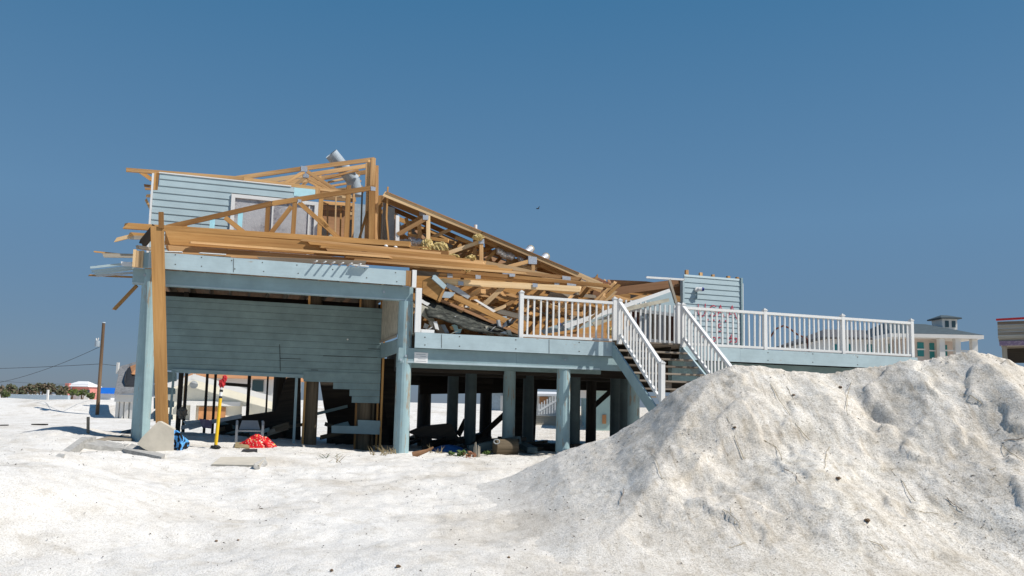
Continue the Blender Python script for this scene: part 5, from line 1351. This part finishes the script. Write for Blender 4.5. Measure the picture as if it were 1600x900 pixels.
# damaged shingled house left behind the piling, and its gable seen through the garage
Y = 42
zE = px_z(200, 617, Y); x0, x1 = px_x(182, 620, Y), px_x(440, 620, Y)
h = thing('shingled_house', V((px_x(205, 640, Y), Y+2, gy(px_x(205, 640, Y), Y)-.5)), 'grey shingled house with a torn roof corner just behind the left piling', 'house')
gr = h.location.z
zP = px_z(200, 628, Y)
mb = MB(); mb.prism([V((x0, Y-.2, zP)), V((px_x(225, 620, Y), Y-.2, zP)), V((px_x(225, 620, Y), Y-.2, zE)), V((x0, Y-.2, zE))], V((0, .3, 0))); mb.build('porch_beam', M['wallwhite'], h)
for x in (184, 191, 199, 207, 216):
    c = px_x(x, 640, Y); cuboid(MB(), c-.08, c+.08, Y-.1, Y+.1, gr-.5, zP).build('porch_post', M['wallwhite'], h)
c0, c1 = px_x(193, 640, Y), px_x(215, 640, Y); cuboid(MB(), c0, c1, Y+.6, Y+.8, gr-.5, zP).build('porch_panel', M['grey'], h)
cuboid(MB(), x0, px_x(215, 640, Y), Y-.3, Y+.4, gr-.5, px_z(200, 654, Y)).build('porch_base', M['wallwhite'], h)
# roof slope (left part) as a thick sheet with a torn corner
def rp(px, py, back): p = PY(px, py, Y+back); return p
mb = MB(); mb.prism([rp(178, 617, -.5), rp(222, 613, -.5), rp(222, 566, 4), rp(205, 570, 4), rp(200, 572, 4), rp(187, 575, 4)], V((0, .05, .12))); rf = mb.build('roof', M['shinglegrey'], h)
mb = MB(); mb.prism([rp(201, 575, 3.4), rp(222, 567, 3.4), rp(222, 588, 1.8), rp(206, 586, 1.8)], V((0, -.05, .05))); mb.build('bare_sheathing', M['orangeply'], rf)
mb = MB(); mb.prism([rp(199, 580, 2.9), rp(204, 574, 3.3), rp(207, 585, 2), rp(206, 590, 1.6), rp(216, 589, 1.6), rp(216, 606, .2), rp(196, 605, .4), rp(195, 594, 1.2)], V((0, -.08, .08))); mb.build('torn_felt', M['dark'], rf)
c = rp(184, 576, 3.6); cuboid(MB(), c.x-.06, c.x+.06, c.y-.06, c.y+.06, c.z-.3, c.z+.35).build('vent', M['wallwhite'], rf)
# gable front
h = thing('gabled_house', V((px_x(304, 640, Y), Y, gr)), 'beige gabled house with a round vent seen through the open garage', 'house')
g0, g1_, ga = rp(264, 610, 0), rp(428, 628, 0), rp(304, 590, 0)
mb = MB(); mb.prism([V((g0.x, Y+.2, gr)), V((g1_.x, Y+.2, gr)), V((g1_.x, Y+.2, g1_.z)), V((ga.x, Y+.2, ga.z)), V((g0.x, Y+.2, g0.z))], V((0, 6, 0))); mb.build('wall', M['wallbeige'], h)
mb = MB(); mb.beam(V((ga.x-.1, Y-.25, ga.z+.05)), V((g1_.x+.5, Y-.25, g1_.z-.05)), .3, .28, V((0, 1, 0))); mb.beam(V((ga.x+.1, Y-.25, ga.z+.06)), V((g0.x-.5, Y-.25, g0.z)), .28, .28, V((0, 1, 0))); mb.build('bargeboard', M['wallwhite'], h)
mb = MB(); c = V((px_x(303, 601, Y), Y+.1, px_z(303, 601, Y))); mb.tube([c, c+V((0, .1, 0))], .20, 20); mb.build('round_vent', M['grey'], h)
cuboid(MB(), px_x(283, 630, Y), px_x(372, 630, Y), Y-.05, Y+.19, px_z(330, 634, Y), px_z(330, 627, Y)).build('porch_beam', M['wallwhite'], h)
cuboid(MB(), px_x(310, 640, Y), px_x(350, 640, Y), Y+.1, Y+.19, gr, px_z(330, 636, Y)).build('door', M['orangeply'], h)
for x in (302, 378): cuboid(MB(), px_x(x-4, 640, Y), px_x(x+4, 640, Y), Y-.3, Y+.1, gr-.5, px_z(330, 634, Y)).build('porch_column', M['wallwhite'], h)
h.rotation_euler.z = math.radians(20)
# taller house behind it
Y = 55
h = thing('damaged_house', V((px_x(380, 640, Y), Y+3, 0)), 'pale house with exposed brown roof boards behind the gable, seen through the garage', 'house')
cuboid(MB(), px_x(300, 600, Y), px_x(435, 600, Y), Y, Y+6, 0, px_z(380, 590, Y)).build('wall', M['wallwhite'], h)
cuboid(MB(), px_x(395, 600, Y), px_x(412, 600, Y), Y-.1, Y+.05, px_z(400, 612, Y), px_z(400, 594, Y)).build('window', M['glass'], h)
mb = MB(); mb.prism([V((px_x(290, 590, Y), Y-.5, px_z(300, 590, Y))), V((px_x(290, 590, Y), Y+6.5, px_z(300, 590, Y))), V((px_x(290, 590, Y), Y+3, px_z(300, 572, Y)))], V((px_x(445, 590, Y)-px_x(290, 590, Y), 0, 0))); mb.build('roof', M['orangeply'], h)
# houses seen under the deck
Y = 48
def simple_house(name, lab, Y, xa, xb, yt, yr, wall, roof, dy=6, inset=.25, wins=(), wm='glass', base=None, ov=.5):
    x0, x1 = px_x(xa, yt, Y), px_x(xb, yt, Y); zt = px_z((xa+xb)/2, yt, Y); xm = (x0+x1)/2
    gb = gy(xm, Y) if base is None else base
    h = thing(name, V((xm, Y+dy/2, gb)), lab, 'house')
    cuboid(MB(), x0, x1, Y, Y+dy, gb-.5, zt).build('wall', M[wall], h)
    mb = MB(); hip(mb, x0, x1, Y, Y+dy, zt, px_z((xa+xb)/2, yr, Y), (x1-x0)*inset, ov); mb.build('roof', M[roof], h)
    for (a, b, c, d, m) in wins:
        w = cuboid(MB(), px_x(a, c, Y), px_x(b, c, Y), Y-.06, Y+.05, px_z((a+b)/2, d, Y), px_z((a+b)/2, c, Y)).build('window', M[m], h)
    return h
hh = simple_house('white_house', 'white house with a boarded orange window seen under the deck left of the right piling', 46, 838, 892, 619, 611, 'wallwhite', 'whiteroof', wins=((843, 856, 620, 631, 'orangeply'),))
cuboid(MB(), px_x(836, 650, 44), px_x(872, 650, 44), 44, 45, 0, px_z(850, 650, 44)).build('porch_base', M['greywood'], hh)
for k in range(9):
    x = 842+k*4.2; c = PY(x, 648-k*.4, 43.9); mb = MB(); mb.beam(V((c.x, 43.9, c.z)), V((c.x, 43.9, c.z+.6+.07*k)), .06, .06, V((1, 0, 0))); mb.build('porch_baluster', M['white'], hh)
mb = MB(); mb.beam(PY(842, 642, 43.9), PY(876, 622, 43.9), .1, .1, V((0, 1, 0))); mb.build('stair_rail', M['white'], hh)
simple_house('grey_house', 'grey sided house seen under the deck between dark pilings', 52, 762, 800, 612, 604, 'bluegrey', 'slate', wins=((782, 786, 618, 650, 'wallwhite'),))
th = simple_house('teal_house', 'pale teal house seen under the deck near the stairs', 40, 925, 985, 606, 596, 'tealwall', 'orangeply', wins=((941, 947, 648, 662, 'orangeply'), (906, 916, 606, 622, 'wallwhite')))
# house with cupola on the right
Y = 60
x0, x1 = px_x(1412, 530, Y), px_x(1512, 530, Y)
zb = gy(60, Y); ze = px_z(1460, 530, Y)
h = thing('cupola_house', V(((x0+x1)/2, Y+4, zb)), 'white house with teal windows, slate hip roof and small cupola behind the right mound', 'house')
cuboid(MB(), x0, px_x(1466, 530, Y), Y, Y+8, zb-.5, ze).build('wall', M['rose'], h)
cuboid(MB(), px_x(1466, 530, Y)+.01, x1, Y+1.6, Y+8, zb-.5, ze).build('wall', M['rose'], h)
mb = MB(); hip(mb, x0-1.0, x1, Y-.6, Y+8, ze+.28, px_z(1465, 507.5, Y+4), (x1-x0)*.36, .5, .02); ro = mb.build('roof', M['slate'], h)
cuboid(MB(), x0-1.55, x1+.55, Y-1.15, Y+8.5, ze+.0, ze+.27).build('fascia', M['wallwhite'], h)
for x in (1462.5, 1487, 1513):
    c = px_x(x, 545, Y); cuboid(MB(), c-.2, c+.2, Y-.9, Y-.5, zb-.5, ze-.01).build('porch_post', M['wallwhite'], h)
cuboid(MB(), px_x(1462, 549, Y), px_x(1513, 549, Y), Y-.75, Y-.65, px_z(1487, 550, Y), px_z(1487, 548, Y)).build('porch_rail', M['wallwhite'], h)
for a, b, c, d, yy in ((1433, 1442.5, 535, 557, Y), (1452, 1459, 536, 560, Y), (1470, 1479, 539, 556, Y+1.6), (1492, 1500, 543, 556, Y+1.6)):
    w = cuboid(MB(), px_x(a, c, yy), px_x(b, c, yy), yy-.08, yy+.05, px_z((a+b)/2, d, yy), px_z((a+b)/2, c, yy)).build('window', M['tealglass'], h)
    cuboid(MB(), px_x(a, c, yy)-.08, px_x(b, c, yy)+.08, yy-.12, yy-.085, px_z((a+b)/2, (c+d)/2, yy)-.05, px_z((a+b)/2, (c+d)/2, yy)+.05).build('sash', M['wallwhite'], w)
Yc = Y+4; a, b = px_x(1464, 505, Yc), px_x(1487, 505, Yc)
cu = cuboid(MB(), a, b, Yc-.8, Yc+.8, px_z(1476, 516, Yc), px_z(1476, 500, Yc)).build('cupola', M['wallwhite'], h)
mb = MB(); hip(mb, a, b, Yc-.8, Yc+.8, px_z(1476, 500, Yc), px_z(1474, 492.5, Yc), (b-a)*.5, .25, .1); mb.build('cupola_roof', M['slate'], cu)
for k in (.3, .75): c = a+(b-a)*k; cuboid(MB(), c-.14, c+.14, Yc-.84, Yc-.79, px_z(1476, 513, Yc), px_z(1476, 503, Yc)).build('cupola_window', M['glass'], cu)
simple_house('rose_house', 'pale house with a dark grey roof seen through the long railing', 62, 1292, 1428, 531, 506, 'wallwhite', 'greenroof', inset=.34, dy=10, base=0,
             wins=tuple((x, x+7, 538, 552, 'tealglass') for x in (1302, 1325, 1355, 1388, 1408))+((1335, 1428, 529, 532, 'wallwhite'),))
# weathered stilt house at the right photo edge
Y = 40
x0 = px_x(1559, 520, Y); x1 = x0+7
h = thing('weathered_house', V((x0, Y, gy(x0, Y))), 'weathered grey board house on stilts with a red top rail at the right edge', 'house')
zt, zb2 = px_z(1580, 503, Y), px_z(1580, 530, Y)
for k in range(5):
    a = zb2+(zt-zb2)*k/5; cuboid(MB(), x0, x1, Y, Y+.06, a+.01, zb2+(zt-zb2)*(k+1)/5-.004).build('board', M['greywood'], h)
mb = MB(); mb.beam(V((x0-.05, Y-.05, zt+.09)), V((x1, Y-.05, zt+.28)), .2, .09, V((0, 1, 0))); mb.build('top_rail', M['red'], h)
cuboid(MB(), x0+.02, x1, Y+.07, Y+6, zb2-.1, zb2+.05).build('floor', M['oldwood'], h)
cuboid(MB(), x0+.05, x1, Y-.04, Y+.2, zb2-.34, zb2-.11).build('support_beam', M['cushion'], h)
for k in range(3): c = x0+.25+k*2.6; cuboid(MB(), c-.11, c+.11, Y+.25, Y+.47, gy(x0, Y)-.5, zb2-.11).build('stilt', M['greywood'], h)
cuboid(MB(), x0+.1, x1, Y+5.6, Y+5.8, zb2-.9, zb2-.1).build('back_beam', M['darkshadewood'], h)
h.rotation_euler.z = -math.radians(33)
# utility pole with wires
Y = 44
b, t = PY(152.5, 641, Y), PY(162, 505, Y)
h = thing('utility_pole', b, 'leaning brown wooden utility pole with a transformer at the left', 'utility pole')
mb = MB(); mb.tube([b-ZV*1.0, b.lerp(t, .5), t], [.10, .09, .08], 12); mb.build('pole', M['pole'], h)
mb = MB(); mb.tube([t, t+ZV*.06], [.11, .09], 12); mb.build('cap', M['metal'], h)
c = b.lerp(t, .76)+V((-.22, -.1, 0)); mb = MB(); mb.tube([c-ZV*.16, c+ZV*.16], .13, 14); mb.build('transformer', M['metal'], h)
mb = MB(); mb.tube([c+ZV*.16, c+ZV*.32+V((.05, 0, 0))], .03, 6); mb.tube([c+V((-.06, 0, .16)), c+V((-.08, 0, .3))], .03, 6); mb.build('insulator', M['wallwhite'], h)
def wire(a, b, sag, lab):
    pts = [a.lerp(b, k/14)-ZV*sag*4*(k/14)*(1-k/14) for k in range(15)]
    MB().tube(pts, .013, 5).build('overhead_wire', M['wire'], None, lab, 'wire', 'overhead wires')
wire(b.lerp(t, .74), PY(-60, 605, 60), .5, 'wire dropping left from the transformer of the utility pole')
wire(b.lerp(t, .53), PY(-60, 577, 52), .05, 'level wire running left from the middle of the utility pole')
wire(b.lerp(t, .53), PY(240, 575, 60), .05, 'level wire running right from the utility pole behind the house')
wire(PY(162, 600, 90), PY(-60, 589, 90), .3, 'faint far wire over the bushes at the left')
# curved rope beyond the railing
pts = [PY(x, y, 30) for x, y in ((1204, 526), (1212, 514), (1224, 509), (1232, 512), (1245, 522), (1262, 530))]
MB().tube(pts, .035, 6).build('bent_cable', M['redbrown'], None, 'dark bent cable loop seen through the long railing', 'cable')
MB().tube([PY(1262, 530, 30), V((PY(1262, 530, 30).x+.3, 30, 0))], .05, 6).build('cable_post', M['redbrown'], None, 'thin dark post carrying the bent cable', 'post')
# low guard wall and posts in the distance
Y = 90
mb = MB(); cuboid(mb, px_x(8, 618, Y), px_x(106, 620, Y), Y, Y+.5, 0, px_z(50, 616.5, Y)); mb.build('low_wall', M['bluegrey'], None, 'low pale wall along the far road before the bushes', 'wall')
mb = MB(); cuboid(mb, px_x(73, 612, 88), px_x(75.5, 612, 88), 88, 88.2, 0, px_z(74, 609, 88)); mb.build('marker_post', M['wallwhite'], None, 'small white marker post before the bushes', 'post')
# bushes
def bush(cx, Y, rx, rz, zc, lab, name='scrub_bush', cols=('leafg', 'leafb'), n=420):
    z0 = gy(cx, Y)
    r = thing(name, V((cx, Y, z0)), lab, 'bush', 'scrub bushes in the distance')
    mb = MB()
    cl_ = [(rnd.uniform(-.7, .7)*rx, rnd.uniform(-.5, .5)*rx, zc+rnd.uniform(-.4, .55)*rz, rnd.uniform(.3, .55)) for _ in range(9)]
    for k in range(n):
        q = rnd.choice(cl_)
        d = V((rnd.gauss(0, 1), rnd.gauss(0, 1), rnd.gauss(0, 1))).normalized()*rnd.uniform(.5, 1)
        p = V((cx+q[0]+d.x*rx*q[3], Y+q[1]+d.y*rx*q[3], q[2]+d.z*rz*q[3]*1.5))
        L = rnd.uniform(.10, .22)*(Y/100+.3); x = V((rnd.uniform(-1, 1), rnd.uniform(-1, 1), rnd.uniform(-1, 1))).normalized(); y = x.orthogonal().normalized()
        mb.face([p-x*L, p-y*L*.5, p+x*L, p+y*L*.5], mi=0 if rnd.random() < .6 else 1)
    mb.build('foliage', [M[cols[0]], M[cols[1]]], r)
    mb = MB()
    for k in range(4): mb.tube([V((cx+rnd.uniform(-.2, .2)*rx, Y, z0-.3)), V((cx+rnd.uniform(-.6, .6)*rx, Y, zc))], [.07, .03], 5)
    mb.build('stem', M['root'], r)
M['leafg'] = plain('scrub_green', (.10, .11, .06), .4, 4); M['leafb'] = plain('scrub_brown', (.17, .125, .085), .4, 4); M['palm'] = plain('palm_green', (.11, .15, .035), .4, 4)
BU = [(2, 611, 105, 13), (18, 609, 110, 10), (35, 612, 112, 8), (50, 609, 108, 10), (64, 607, 106, 10), (80, 607, 106, 11), (95, 611, 104, 9), (-14, 607, 104, 12), (-34, 607, 104, 12)]
BL = ['leftmost broad scrub bush behind the low wall', 'second scrub bush from the left behind the low wall', 'low scrub bush in the gap of the distant bushes', 'tall brown green bush left of the white marker post', 'bush right behind the white marker post', 'broad tall bush right of the white marker post', 'small bush at the pink house side', 'bush beyond the left photo edge', 'farther bush beyond the left photo edge']
for (x, y, Y, wpx), lab in zip(BU, BL):
    p = PY(x, y, Y); bush(p.x, Y, wpx/FPX*Y, 8/FPX*Y, p.z, lab)
for (x, y, Y, wpx, lab) in ((113, 613, 80, 8, 'green palmetto clump before the pink house'), (128, 615, 82, 7, 'second palmetto clump before the pink house, to the right'), (142, 619, 84, 5, 'small palmetto clump left of the utility pole foot'), (10, 617, 80, 5, 'low palmetto at the left end of the low wall')):
    p = PY(x, y, Y); bush(p.x, Y, wpx/FPX*Y, 5/FPX*Y, p.z, lab, 'palmetto', ('palm', 'leafg'), 260)
# bird
p = PY(840, 326, 60)
bd = MB(); bd.blob(p, .12, .05, .04, rough=.1, seed=1); bd.prism([p, p+V((.03, .0, .02)), p+V((.10, .30, .10))], V((.06, 0, 0))); bd.prism([p, p+V((.03, 0, .02)), p+V((.10, -.30, .10))], V((.06, 0, 0)))
bd.build('bird', M['dark'], None, 'tiny dark bird flying above the right roof slope', 'bird')
